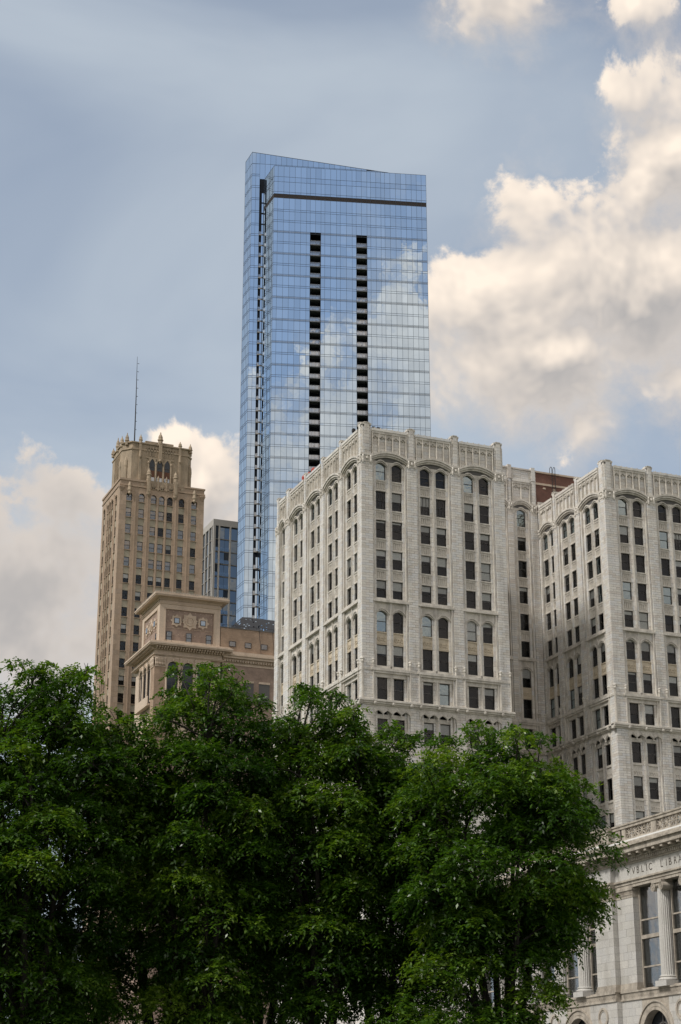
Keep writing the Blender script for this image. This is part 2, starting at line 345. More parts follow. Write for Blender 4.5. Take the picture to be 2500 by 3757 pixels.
# ================================================================== THE GROUND
def sheet(name, x0, x1, y0, y1, z, mat, h=0.0):
    mb = MB(); mb.box(x0, x1, y0, y1, z - max(h, 0.05), z); o = mb.build(name, mat); o['kind'] = 'structure'; return o
M_GRASS = stone('grass_ground', [(0.035, 0.06, 0.02), (0.05, 0.075, 0.025)], rough=0.95, dirt=0.5, dirt_col=(0.03, 0.025, 0.015), scale=0.3, streak=1)
M_ASPH = stone('asphalt', [(0.05, 0.05, 0.052), (0.055, 0.055, 0.056)], rough=0.9, dirt=0.3, scale=0.4, streak=1)
M_PAVE = stone('pavement_concrete', [(0.30, 0.29, 0.27), (0.34, 0.33, 0.31)], rough=0.9, dirt=0.4, scale=0.6, streak=1)
M_PAINT = plain('road_paint', (0.7, 0.7, 0.66), 0.7)
sheet('ground', -6000, 6000, -6000, 9000, 0.0, M_GRASS)
road = sheet('road', 49, 71, -300, 900, 0.006, M_ASPH, 0.004)
mk = MB()
for i in range(60): mk.box(59.9, 60.1, -60 + i * 8, -56 + i * 8, 0.006, 0.010)
mk.build('lane_marking', M_PAINT, road)
kb = sheet('pavement', 71, 140, -300, 900, 0.13, M_PAVE, 0.13); sheet('pavement_park_side', 43, 49, -300, 900, 0.13, M_PAVE, 0.13)

# ================================================================== WINDOWS
WMESH = {}
def wm(key, fn):
    if key not in WMESH: WMESH[key] = fn()
    return WMESH[key]
def q2(x): return round(x * 20) / 20
def window(root, fr, u, w, z0, wd, ht, frame_mat=None, glass=None, blind=None, grid=0, rail=0.5, bar=0.06, tilt=0.5, name='window'):
    frame_mat = frame_mat or M_FRAME; glass = glass or M_GLASS; wd = q2(wd); ht = q2(ht)
    def mk_frame():
        m = MB(LOCAL); h = wd / 2
        m.box(-h, -h + bar, -0.05, 0.06, 0, ht); m.box(h - bar, h, -0.05, 0.06, 0, ht)
        m.box(-h + bar, h - bar, -0.05, 0.055, 0, bar * 1.3); m.box(-h + bar, h - bar, -0.05, 0.055, ht - bar, ht)
        if rail: m.box(-h + bar, h - bar, -0.04, 0.045, ht * rail - 0.03, ht * rail + 0.03)
        for k in range(grid):
            x = -h + wd * (k + 1) / (grid + 1); m.box(x - 0.025, x + 0.025, -0.035, 0.035, bar, ht - bar)
        return m.mesh('window_frame', frame_mat)
    def mk_pane(a, b):
        m = MB(LOCAL); h = wd / 2 - 0.03
        m.raw([(-h, 0, a), (h, 0, a), (h, 0, b), (-h, 0, b)], [(0, 1, 2, 3)])
        return m.mesh('pane', glass)
    p = fpoint(fr, u, w, z0) - OFF[root.name]
    o = put(name, wm(('f', wd, ht, frame_mat.name, grid, rail, bar), mk_frame), root, p, (0, 0, frot(fr)))
    r = lambda: R(random.uniform(-tilt, tilt))
    if rail:
        put('pane', wm(('pl', wd, ht, glass.name), lambda: mk_pane(0.02, ht * rail)), o, (0, 0.02, 0), (r(), 0, r()))
        put('pane', wm(('pu', wd, ht, glass.name), lambda: mk_pane(ht * rail, ht - 0.02)), o, (0, -0.01, 0), (r(), 0, r()))
    else:
        put('pane', wm(('p1', wd, ht, glass.name), lambda: mk_pane(0.02, ht - 0.02)), o, (0, 0, 0), (r(), 0, r()))
    if blind:
        fb = max(0.1, round(blind * 10) / 10); v = random.randrange(3)
        def mk_blind():
            m = MB(LOCAL); m.box(-wd / 2 + 0.06, wd / 2 - 0.06, -0.055, -0.045, ht * (1 - fb), ht - 0.05, t=v / 2)
            m.box(-wd / 2 + 0.06, wd / 2 - 0.06, -0.06, -0.04, ht * (1 - fb) - 0.03, ht * (1 - fb), t=v / 2)
            return m.mesh('blind', M_BLIND)
        put('blind', wm(('b', wd, ht, fb, v), mk_blind), o)
    return o

# ================================================================== WHITE TERRACOTTA OFFICE BUILDING
WB = thing('office_building', 'white glazed terracotta office block with two wings and tall piers behind the trees', 'building', (77.55, 185, 0))
ROWS = [(78.5, 80.45, 'arch'), (74.63, 77.03, ''), (70.9, 73.25, ''), (67.07, 69.4, ''), (63.25, 65.55, ''), (59.1, 61.4, 'arch'),
        (54.85, 57.5, ''), (50.75, 53.45, ''), (45.9, 48.5, ''), (41.5, 44.2, ''), (37.2, 39.9, ''), (33.0, 35.7, '')]
ZLOW = 30.0
WGL = -0.62
def tudor(x, half, spring, rise):
    t = max(0.0, 1 - abs(x) / half); return spring + rise * (1 - (1 - t) ** 1.9)
def lin(a, b, n): return [a + (b - a) * i / (n - 1) for i in range(n)]
blocks = MB(); core = MB(); trim = MB(); heroes = []
def block(fr, u0, u1, w0, w1, z0, z1, hero=False):
    if hero and len(heroes) < 300: heroes.append((fr, u0, u1, w0, w1, z0, z1))
    else:
        blocks.fr = fr; blocks.box(u0, u1, w0, w1, z0, z1)
GAP = 0.024
def pier(fr, u0, u1, z0, z1, w=0.0, th=0.3, course=0.31, hero=False):
    core.fr = fr; core.box(u0 + 0.03, u1 - 0.03, -0.9, w - 0.035, z0, z1)
    n = int((z1 - z0) / course); c = (z1 - z0) / n
    for i in range(n):
        a = z0 + i * c; wd = u1 - u0
        cuts = [0, (0.36 if i % 2 else 0.64), 1] if wd > 0.9 else [0, 1]
        if wd > 1.7: cuts = [0, 0.22, 0.6, 1] if i % 2 else [0, 0.42, 0.8, 1]
        for p, q in zip(cuts[:-1], cuts[1:]):
            block(fr, u0 + wd * p + (GAP if p else 0), u0 + wd * q, w - th, w + random.uniform(-0.006, 0.006), a + GAP, a + c, hero)
def strip(fr, u0, u1, w0, w1, z0, z1, seg=0.62):
    n = max(1, int((z1 - z0) / seg)); c = (z1 - z0) / n; blocks.fr = fr
    for i in range(n): blocks.box(u0, u1, w0, w1 + random.uniform(-0.004, 0.004), z0 + i * c + GAP, z0 + (i + 1) * c)
# spandrel panels
def spandrel_mesh(kind, wd, h):
    m = MB(LOCAL); a = wd / 2
    m.box(-a, a, -0.12, 0.0, 0.0, h)
    if kind == 'rib':
        m.box(-a, a, 0, 0.13, h - 0.16, h, 0.8); m.box(-a, a, 0, 0.05, h - 0.30, h - 0.16, 0.4)
        m.box(-a, a, 0, 0.14, 0.0, 0.13, 0.6); m.box(-a, a, 0, 0.08, 0.13, 0.26, 0.3)
        m.box(-a + 0.02, -a + 0.1, 0, 0.06, 0.26, h - 0.3); m.box(a - 0.1, a - 0.02, 0, 0.06, 0.26, h - 0.3)
        for k in range(4):
            x = -a + 0.1 + (wd - 0.2) * (k + 0.5) / 4
            m.box(x - 0.045, x + 0.045, 0, 0.10, 0.3, h - 0.45); m.ring(x, h - 0.45, 0.05, 0.14, 0, 0.10, 6, 0, math.pi)
    elif kind == 'scroll':
        m.box(-a, a, 0, 0.10, h - 0.12, h, 0.9); m.box(-a, a, 0, 0.10, 0, 0.12, 0.2); m.box(-a, a, 0, 0.06, 0.15, 0.27, 0.1)
        for k in range(6): x = -a + wd * (k + 0.5) / 6; m.box(x - 0.06, x + 0.06, 0.06, 0.09, 0.15, 0.27, 0.9)
        for sx_, zz in ((-0.38, 0.72), (0.38, 0.72)):
            m.ring(sx_, zz + 0.12, 0.07, 0.16, 0, 0.07, 10, -0.5, 4.0); m.ring(sx_ + 0.05, zz - 0.14, 0.07, 0.16, 0, 0.07, 10, 2.6, 7.2)
        m.ring(0, 0.7, 0.10, 0.2, 0, 0.08, 10); m.box(-a, -a + 0.06, 0, 0.07, 0.3, h - 0.12); m.box(a - 0.06, a, 0, 0.07, 0.3, h - 0.12)
    else:
        m.box(-a, a, 0, 0.13, h - 0.3, h - 0.14, 0.8); m.box(-a, a, 0, 0.10, h - 0.14, h, 0.5); m.box(-a, a, 0, 0.12, 0.0, 0.22, 0.6)
        for k in range(4):
            x = -a + wd * (k + 0.5) / 4; m.ring(x, 0.52, 0.09, 0.15, 0, 0.07, 8, 0, math.pi); m.box(x - 0.15, x - 0.09, 0, 0.07, 0.24, 0.52); m.box(x + 0.09, x + 0.15, 0, 0.07, 0.24, 0.52)
    return m.mesh('spandrel_panel', M_TAN if kind == 'scroll' else M_TRIM)
def spandrel(fr, u, wd, z0, z1, kind):
    wd = q2(wd); h = q2(z1 - z0); me = wm(('s', kind, wd, h), lambda: spandrel_mesh(kind, wd, h))
    put('spandrel_panel', me, WB, fpoint(fr, u, -0.5, z0) - OFF[WB.name], (0, 0, frot(fr)))
def foliate(fr, u, w, z0, z1, r=0.16):
    trim.fr = fr
    trim.lathe(u, w, [(r * 0.7, z0), (r * 0.95, z0 + 0.3 * (z1 - z0)), (r * 0.8, z0 + 0.5 * (z1 - z0)), (r * 1.35, z0 + 0.85 * (z1 - z0)), (r * 1.1, z1)], 7, flute=0.18)
def white_bay(fr, uL, uR, wins, wd, top=True, rows=ROWS, lo=ZLOW, extra_top=None):
    c = (uL + uR) / 2; half = (uR - uL) / 2
    edges = []
    for x in wins: edges += [x - wd / 2, x + wd / 2]
    jl, jr = edges[0], edges[-1]
    ztop = rows[0][1] + 0.15
    for s0, s1 in ((uL, jl), (jr, uR)):
        m = s0 + (s1 - s0) * (0.45 if s0 == uL else 0.55)
        a, b = ((uL, m), (m, jl)) if s0 == uL else ((m, uR), (jr, m))
        strip(fr, a[0] + 0.055, a[1] - (0.05 if s0 != uL else 0), -0.5, -0.13, lo, ztop); strip(fr, b[0] + (0 if s0 != uL else 0.06), b[1] - (0.06 if s0 != uL else 0), -0.75, -0.34, lo, ztop)
        core.fr = fr; core.box(s0 + 0.03, s1 - 0.03 if s0 == uL else s1, -0.9, -0.55, lo, ztop)
        trim.fr = fr                                             # slender shaft beside the pier
        mid = a[1] if s0 == uL else a[0]
        trim.box(mid - 0.045, mid + 0.045, -0.34, -0.09, lo, ztop)
    for i in range(len(wins) - 1):
        a, b = edges[2 * i + 1], edges[2 * i + 2]; m = (a + b) / 2
        strip(fr, a, b, -0.8, -0.42, lo, ztop); strip(fr, m - 0.2, m + 0.2, -0.42, -0.3, lo, ztop)
        trim.fr = fr; trim.box(m - 0.07, m + 0.07, -0.3, -0.2, lo, ztop)
    core.fr = fr
    for k, (zs, zh, kind) in enumerate(rows):
        if zs < lo: break
        for x in wins:
            rr = random.random(); dark = fr[5] > -0.5
            bl = None if rr < 0.40 else random.choice((0.1, 0.2, 0.3, 0.3, 0.4, 0.5, 0.5, 0.9))
            gl = M_GLASS
            if kind == 'arch' and k == 0: gl = M_GLASS2 if random.random() < 0.75 else M_GLASS; bl = None
            elif random.random() < 0.1: gl = M_GLASS2
            if dark and random.random() < 0.5: bl = None
            hh = zh - zs + (0.34 if kind == 'arch' else 0)
            window(WB, fr, x, WGL, zs, wd, hh, M_FRAME if random.random() < 0.75 else M_FRAMEG, gl, bl, grid=2 if (k == 1 and random.random() < 0.35) else 0, rail=0.5)
        nxt = rows[k + 1][1] if k + 1 < len(rows) and rows[k + 1][0] >= lo else lo
        nm = k - len(rows) + len(ROWS)
        if nm == 4:                                       # string course and arched heads below
            trim.fr = fr; trim.box(uL - 0.05, uR + 0.05, -0.5, 0.02, 62.74, 62.98); trim.box(uL, uR, -0.5, -0.12, 62.98, zs)
        elif nm == 5:
            for x in wins: spandrel(fr, x, wd, nxt, zs, 'scroll')
        elif nm == 6:
            trim.fr = fr; trim.box(uL - 0.3, uR + 0.3, -0.5, 0.14, 54.17, 54.48); trim.box(uL, uR, -0.5, -0.2, 54.48, zs); trim.box(uL, uR, -0.5, -0.22, nxt, 53.92); trim.box(uL - 0.02, uR + 0.02, -0.5, 0.02, 53.92, 54.17)
        elif nm == 7:
            trim.fr = fr; trim.box(uL, uR, -0.5, -0.3, 50.5, zs); trim.box(uL, uR, -0.6, -0.35, nxt, 49.0)
            for q in range(4):                            # hanging canopy of pointed arches
                a = uL + (uR - uL) * q / 4; b = uL + (uR - uL) * (q + 1) / 4; us = lin(a + 0.04, b - 0.04, 11); mm = (a + b) / 2
                trim.plate(us, [48.85 + 0.52 * (1 - abs(x - mm) / (b - a) * 2) ** 0.6 if abs(x - mm) < (b - a) / 2 else 48.85 for x in us], [49.62] * 11, 0.05, -0.1)
                trim.plate(us, [49.0 + 0.55 * (1 - min(1, abs(x - mm) / (b - a) * 2)) ** 1.3 for x in us], [49.12 + 0.6 * (1 - min(1, abs(x - mm) / (b - a) * 2)) ** 1.3 for x in us], 0.1, 0.0)
                trim.lathe(a, 0.0, [(0.03, 48.55), (0.11, 48.75), (0.08, 48.9), (0.10, 49.6)], 6)
            trim.lathe(uR, 0.0, [(0.03, 48.55), (0.11, 48.75), (0.08, 48.9), (0.10, 49.6)], 6)
            trim.box(uL - 0.1, uR + 0.1, -0.3, -0.02, 49.55, 49.95)
        elif nm >= 8:
            for x in wins: spandrel(fr, x, wd, nxt, zs, 'gothic')
        else:
            for x in wins: spandrel(fr, x, wd, nxt, zs, 'rib')
        if kind == 'arch':
            spring = zh - 0.05; trim.fr = fr
            us = sorted(set(lin(uL, uR, 31) + edges)); zl = []
            for u in us:
                z = spring
                for x in wins:
                    if abs(u - x) <= wd / 2 + 1e-6: z = tudor(u - x, wd / 2, spring, 0.36)
                zl.append(z)
            if nm == 5: zt = [62.74] * len(us)
            else: zt = [spring + 0.62 + 0.62 * (1 - ((u - c) / half) ** 2) for u in us]
            trim.plate(us, zl, zt, -0.36, -0.66)
            for x in wins:
                uu = lin(x - wd / 2 - 0.24, x + wd / 2 + 0.24, 13)
                lo_ = [tudor(u - x, wd / 2 + 0.24, spring - 0.12, 0.62) for u in uu]
                trim.plate(uu, [z + 0.06 for z in lo_], [z + 0.22 for z in lo_], -0.2, -0.4)
                trim.plate(uu, [z - 0.12 for z in lo_], [z + 0.0 for z in lo_], -0.28, -0.4)
            if nm != 5 and top:
                uu = lin(uL - 0.04, uR + 0.04, 21); cur = [spring + 0.62 + 0.66 * (1 - ((u - c) / half) ** 2) for u in uu]
                trim.plate(uu, cur, [z + 0.24 for z in cur], 0.02, -0.5); trim.plate(uu, [z + 0.26 for z in cur], [z + 0.52 for z in cur], 0.14, -0.5)
                trim.plate(uu, [z - 0.2 for z in cur], [z - 0.02 for z in cur], -0.14, -0.5)
    if top:
        sp = rows[0][1]; zc = sp + 4.35                      # coping level
        core.fr = fr; core.box(uL - 0.05, uR + 0.05, -0.95, -0.34, sp + 0.5, zc)
        np_ = 5 if half > 2 else 2
        blocks.fr = fr
        for q in range(np_):
            a = uL + (uR - uL) * q / np_; b = uL + (uR - uL) * (q + 1) / np_
            n = 7; h0 = sp + 1.35; 
            for r_ in range(n): blocks.box(a, b - GAP, -0.36, -0.30, h0 + (zc - h0) * r_ / n + GAP, h0 + (zc - h0) * (r_ + 1) / n)
            us = lin(a + 0.06, b - 0.06, 9); mm = (a + b) / 2; hw = (b - a) / 2 - 0.06
            trim.fr = fr
            trim.plate(us, [sp + 3.45 + 0.32 * abs(math.cos(1.5 * math.pi * (x - mm) / (2 * hw))) * (1 - 0.3 * abs(x - mm) / hw) for x in us], [sp + 4.05] * 9, -0.12, -0.32)
            trim.lathe(mm, -0.2, [(0.04, sp + 3.38), (0.13, sp + 3.5), (0.05, sp + 3.62)], 6)
        for q in range(np_ + 1):
            x = uL + (uR - uL) * q / np_; x = min(max(x, uL + 0.07), uR - 0.07)
            zb = sp + 1.1 + 0.62 * (1 - ((x - c) / half) ** 2)
            trim.box(x - 0.06, x + 0.06, -0.34, -0.04, zb, sp + 4.05)
            trim.box(x - 0.025, x + 0.025, -0.04, 0.02, zb, sp + 4.05)
        trim.box(uL, uR, -0.6, -0.02, sp + 4.05, zc); blocks.box(uL, uR, -0.9, 0.05, zc, zc + 0.32)
        for q in range(6): trim.box(uL + (uR - uL) * (q + .5) / 6 - 0.07, uL + (uR - uL) * (q + .5) / 6 + 0.07, -0.55, 0.0, zc + 0.32, zc + 0.42)
def white_pier(fr, u0, u1, lo=ZLOW, base=80.5, hero=False, top=True, start=None):
    s = u0 if start is None else start
    pier(fr, s, u1, lo, base, hero=hero)
    c = (u0 + u1) / 2; h = (u1 - u0) / 2
    trim.fr = fr
    trim.box(u0 - 0.06, u1 + 0.06, -0.5, 0.07, base, base + 0.25); trim.box(u0 + 0.02, u1 - 0.02, -0.5, 0.03, base + 0.25, base + 0.85); trim.box(u0 - 0.1, u1 + 0.1, -0.5, 0.13, base + 0.85, base + 1.12)
    for x in (u0 + 0.2, u1 - 0.2): foliate(fr, x, 0.06, base - 0.15, base + 0.85, 0.15)
    trim.lathe(c, 0.05, [(0.05, base + 0.2), (0.2, base + 0.4), (0.16, base + 0.65), (0.05, base + 0.75)], 8)
    if top:
        zt = base + 5.2
        strip(fr, c - h * 0.42, c + h * 0.42, -0.5, 0.02, base + 1.12, zt - 0.25, 0.42)
        strip(fr, c - h * 0.8, c - h * 0.45, -0.5, -0.1, base + 1.12, zt - 0.3, 0.42); strip(fr, c + h * 0.45, c + h * 0.8, -0.5, -0.1, base + 1.12, zt - 0.3, 0.42)
        strip(fr, u0, c - h * 0.82, -0.5, -0.22, base + 1.12, zt - 0.6, 0.42); strip(fr, c + h * 0.82, u1, -0.5, -0.22, base + 1.12, zt - 0.6, 0.42)
        trim.fr = fr; trim.box(c - h * 0.85, c + h * 0.85, -0.8, 0.0, zt - 0.25, zt); trim.box(c - h * 0.5, c + h * 0.5, -0.75, 0.05, zt, zt + 0.1)
        core.fr = fr; core.box(u0 + 0.05, u1 - 0.05, -0.9, -0.3, base + 1.0, zt - 0.28)
    if lo < 54:
        trim.box(u0, u1, -0.4, 0.06, 54.17, 54.42)
        for x in (u0 + 0.04, u1 - 0.04):
            trim.box(x - 0.07, x + 0.07, -0.2, 0.09, 50.6, 55.0); foliate(fr, x, 0.04, 55.0, 55.55, 0.19)
def belt(fr, u0, u1, bays):
    trim.fr = fr
    trim.box(u0, u1, -0.5, 0.12, 49.95, 50.12); trim.box(u0, u1, -0.5, 0.34, 50.12, 50.34); trim.box(u0, u1, -0.5, 0.5, 50.34, 50.52); trim.box(u0, u1, -0.5, 0.42, 50.52, 50.6)
    for b in bays:
        for x in b: trim.lathe(x, 0.32, [(0.05, 49.92), (0.22, 50.02), (0.26, 50.2), (0.12, 50.36)], 7)
FR1 = frame(77.55, 185, (1, 0), (0, -1)); FL1 = frame(77.55, 185, (0, 1), (-1, 0))
FR2 = frame(111.75, 185, (1, 0), (0, -1)); FL2 = frame(111.75, 185, (0, 1), (-1, 0)); FBK = frame(97.5, 203, (1, 0), (0, -1))
WD = 1.34
def do_facade(fr, piers, bays, lo, hero=(), corner_start=None, rows=ROWS, base=80.5, top=True):
    for i, (a, b) in enumerate(piers):
        white_pier(fr, a, b, lo, base, hero=i in hero, start=corner_start if i == 0 else None, top=top)
    bosses = []
    for (a, b), ws in bays:
        white_bay(fr, a, b, ws, WD, rows=rows, lo=lo, top=top); bosses.append((a, (a + b) / 2, b))
    return bosses
p1 = [(0, 1.46), (6.16, 7.4), (12.2, 13.44), (18.2, 19.6)]
b1 = [((p1[i][1], p1[i + 1][0]), [(p1[i][1] + p1[i + 1][0]) / 2 - 1.09, (p1[i][1] + p1[i + 1][0]) / 2 + 1.09]) for i in range(3)]
bo = do_facade(FR1, p1, b1, 40.0, hero=(0, 1)); belt(FR1, -0.5, 19.9, bo)
p2 = [(0, 1.24), (6.45, 7.6), (12.7, 13.85), (18.95, 20.1), (25.2, 27.05), (29.35, 30.7)]
b2 = []
for i in range(5):
    a, b = p2[i][1], p2[i + 1][0]; c = (a + b) / 2; b2.append(((a, b), [c - 1.1, c + 1.1] if i < 4 else [c]))
bo = do_facade(FL1, p2, b2, 40.0, corner_start=0.3, rows=ROWS); belt(FL1, -0.1, 30.9, bo)
p3 = [(0, 1.5), (6.75, 7.85), (12.9, 14.0), (17.6, 18.0)]
b3 = []
for i in range(3):
    a, b = p3[i][1], p3[i + 1][0]; c = (a + b) / 2; b3.append(((a, b), [c - 1.05, c + 1.05]))
bo = do_facade(FL2, p3, b3, 30.0, corner_start=0.3); belt(FL2, -0.1, 17.9, bo)
p4 = [(0, 1.6), (6.4, 7.6), (12.4, 13.6)]
b4 = []
for i in range(2):
    a, b = p4[i][1], p4[i + 1][0]; c = (a + b) / 2; b4.append(((a, b), [c - 1.12, c + 1.12]))
bo = do_facade(FR2, p4, b4, 30.0); belt(FR2, -0.5, 14, bo)
ROWSB = [(82.0, 84.2, 'arch')] + [r if r[2] != 'arch' or r[0] < 70 else (r[0], r[1], '') for r in ROWS]
p5 = [(6.6, 7.35), (9.6, 10.35), (13.2, 14.2)]
b5 = [((7.35, 9.6), [8.5]), ((10.35, 13.2), [11.78])]
blocks.fr = FBK
for k in range(5):
    for j in range(12): blocks.box(0.2 + j * 1.165, 1.345 + j * 1.165, -0.85, -0.12, 88.88 + k * 0.3, 89.16 + k * 0.3)
blocks.box(0.1, 14.2, -0.9, 0.02, 90.38, 90.6)
for u in (7.0, 10.0, 13.7): blocks.box(u - 0.28, u + 0.28, -0.9, 0.08, 88.9, 90.9)
bo = do_facade(FBK, p5, b5, 30.0, rows=ROWSB, base=84.3); belt(FBK, 6.5, 14.2, bo)
# bodies behind the facades: dark rooms, roofs, plain lower storeys
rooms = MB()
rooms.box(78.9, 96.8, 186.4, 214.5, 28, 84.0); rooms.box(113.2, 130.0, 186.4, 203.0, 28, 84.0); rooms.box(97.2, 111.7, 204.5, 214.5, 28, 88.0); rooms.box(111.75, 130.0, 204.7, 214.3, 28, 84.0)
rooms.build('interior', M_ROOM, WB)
roofm = MB(); roofm.box(78.2, 96.9, 185.7, 215.3, 84.0, 84.3); roofm.box(112.4, 130, 185.7, 203.2, 84.0, 84.3); roofm.box(96.95, 111.8, 203.7, 215.3, 88.0, 88.3); roofm.box(111.82, 130, 203.25, 215.3, 84.0, 84.3); roofm.build('roof', M_ROOF, WB)
low = MB(); low.box(77.7, 97.0, 185.15, 215.5, 0.13, 39.9); low.box(111.9, 131, 185.15, 215.5, 0.13, 29.9); low.box(97.05, 111.8, 203.2, 215.5, 0.13, 29.8); low.box(97.06, 97.2, 185.4, 203.1, 30.0, 84.0); low.box(78.0, 131.0, 215.45, 215.6, 28, 84.0)
low.box(125.4, 131, 185.2, 186.2, 30.0, 84); low.build('wall', M_TERRA, WB)
core.build('mortar_backing', M_MORTAR, WB); trim.build('terracotta_trim', M_TRIM, WB, kind='stuff'); blocks.build('terracotta_block', M_TERRA, WB, kind='stuff')
hm = {}
for fr, u0, u1, w0, w1, z0, z1 in heroes:
    m = MB(LOCAL); a = (u1 - u0) / 2; m.box(-a, a, w0, w1, 0, z1 - z0)
    put('terracotta_block', m.mesh('terracotta_block', M_TERRA), WB, fpoint(fr, (u0 + u1) / 2, 0, z0) - OFF[WB.name], (0, 0, frot(fr)))
# things on its roof
def floodlight(x, y, z, lab):
    t = thing('floodlight', lab, 'floodlight', (x, y, z)); m = MB(); m.box(x - 0.04, x + 0.04, y - 0.04, y + 0.04, z, z + 0.55); m.build('post', M_BLACK, t)
    for k in (-0.32, 0.32):
        h = MB(); h.plan([(x + k - 0.2, y - 0.32), (x + k + 0.2, y - 0.32), (x + k + 0.12, y + 0.2), (x + k - 0.12, y + 0.2)], z + 0.42, z + 0.82); h.build('lamp_head', M_BLACK, t)
    b = MB(); b.box(x - 0.4, x + 0.4, y - 0.03, y + 0.03, z + 0.36, z + 0.42); b.build('crossbar', M_BLACK, t)
floodlight(79.95, 186.2, 84.9, 'small black twin floodlight on the white parapet right of its corner pier')
floodlight(77.9, 187.7, 84.9, 'small black twin floodlight on the white parapet left of its corner pier')
def cowl(x, y, z, h, lab):
    t = thing('roof_vent', lab, 'vent', (x, y, z)); a = MB(); a.lathe(x, y, [(0.16, z), (0.16, z + h * .7)], 8); a.build('pipe', M_REDP, t); b = MB(); b.lathe(x, y, [(0.34, z + h * .65), (0.36, z + h * .85), (0.1, z + h)], 8); b.build('cap', M_REDP, t)
cowl(78.5, 203.8, 84.3, 2.2, 'red roof vent above the left parapet, nearest the corner of three'); cowl(78.5, 205.5, 84.3, 2.15, 'red roof vent above the left parapet, middle one of three'); cowl(78.5, 207.3, 84.3, 2.4, 'red roof vent above the left parapet, farthest of three')
PH = thing('brick_penthouse', 'red brick rooftop penthouse with pale stone band behind the light court', 'penthouse', (119, 209, 84.3))
m = MB(); m.box(111.9, 127, 204.6, 214.4, 84.3, 90.95); m.build('brick_wall', M_RED, PH)
m = MB(); m.box(111.85, 127.05, 204.5, 214.45, 89.15, 89.45); m.box(111.8, 127.1, 204.45, 214.5, 90.95, 91.2); m.build('stone_band', M_CREAM, PH)
for k in range(4):
    m = MB(); m.box(113.6 + k * 1.6, 114.0 + k * 1.6, 204.52, 204.7, 88.6, 88.85); m.build('stone_block', M_CREAM, PH)
for s_ in (0, 0.5):
    m = MB(); x = 115.0 + s_; pts = [(x, 204.3, 84.4), (x, 204.3, 91.7), (x, 204.35, 92.05), (x, 204.6, 92.2), (x, 204.9, 92.05), (x, 204.95, 91.2)]; m.tube(pts, [0.045] * 6, 5); m.build('ladder_rail', M_BLACK, PH)
m = MB()
for k in range(20): m.box(115.0, 115.5, 204.28, 204.32, 84.7 + k * 0.33, 84.73 + k * 0.33)
m.build('ladder_rungs', M_BLACK, PH)

# ================================================================== GLASS SKYSCRAPER
GT = thing('glass_skyscraper', 'tall blue glass skyscraper with sloped top and two balcony slots', 'skyscraper', (163, 405, 0))
ANG = R(-15); DR = (math.cos(ANG), math.sin(ANG)); NR = (math.sin(ANG), -math.cos(ANG))     # face direction, outward normal
FG = frame(141.94, 400.0, DR, NR)
FGL = frame(141.94, 400.0, (0, 1), (-1, 0))
SLAB_D = 8.57
FS = frame(141.94 - NR[0] * SLAB_D, 400.0 - NR[1] * SLAB_D, DR, NR)          # rear slab front plane
FSL = frame(138.77, 409.72, (0, 1), (-1, 0))
K = 400.0 / 420.0
cols = [0.0, 1.08, 2.72, 4.28, 5.86, 7.46, 9.04, 10.08, 11.55, 13.05, 14.13, 15.7, 17.35, 18.4, 20.08, 21.68, 22.81, 24.26, 25.8, 26.83, 28.31, 29.7, 30.8, 32.3, 33.84, 35.28, 36.8, 38.27, 39.72, 41.12, 42.48]
FLOORS = [242.5 - 3.314 * k for k in range(29)] + [146.4, 141.8, 138.1, 134.8, 131.5, 128.2, 124.9, 121.6, 118.3, 115.0, 111.7, 108.4]
panes = []                                     # (fr,u0,u1,z0,z1,tint,spandrel)
SLOTS = ((10.08, 13.05), (22.81, 25.8)); SLOT_TOP = 235.4
def glaze(fr, us, floors, ztop, slots=(), slot_top=0, zmin=100):
    zs = []
    top = ztop
    for f in floors:
        if f < zmin: break
        zs.append((f + 0.04, top - 0.04, False)); zs.append((f - 0.56, f - 0.04, True)); top = f - 0.6
    for u0, u1 in zip(us[:-1], us[1:]):
        inslot = any(a - 0.01 <= u0 and u1 <= b + 0.01 for a, b in slots)
        for z0, z1, sp in zs:
            if inslot and z1 < slot_top + 0.6: continue
            panes.append((fr, u0 + 0.03, u1 - 0.03, z0, z1, sp))
glaze(FG, cols, FLOORS, 246.0, SLOTS, SLOT_TOP)
def extra_row(fr, us, z0, z1, sp=False):
    for u0, u1 in zip(us[:-1], us[1:]): panes.append((fr, u0 + 0.03, u1 - 0.03, z0, z1, sp))
for z0, z1, sp in ((252.72, 256.0, False), (251.15, 252.64, True), (247.98, 251.06, False), (247.3, 247.9, True)): extra_row(FG, cols, z0, z1, sp)
lcols = [0.0, 1.3, 2.5, 3.7, 4.9, 6.1, 7.2, 8.2]
glaze(FGL, lcols, FLOORS, 246.0)
for z0, z1, sp in ((252.72, 256.0, False), (251.15, 252.64, True), (247.98, 251.06, False), (247.3, 247.9, True)): extra_row(FGL, lcols, z0, z1, sp)
scols = [-5.6, -4.5, -3.4]
SF = [258.1, 254.4, 250.5, 246.5] + FLOORS
glaze(FS, scols, SF, 261.4)
sl2 = [0.0, 1.25, 2.5, 3.75, 4.9, 5.88]
glaze(FSL, sl2, SF, 261.4)
def stop(t): return 265.1 - (t + 5.65) * 0.1
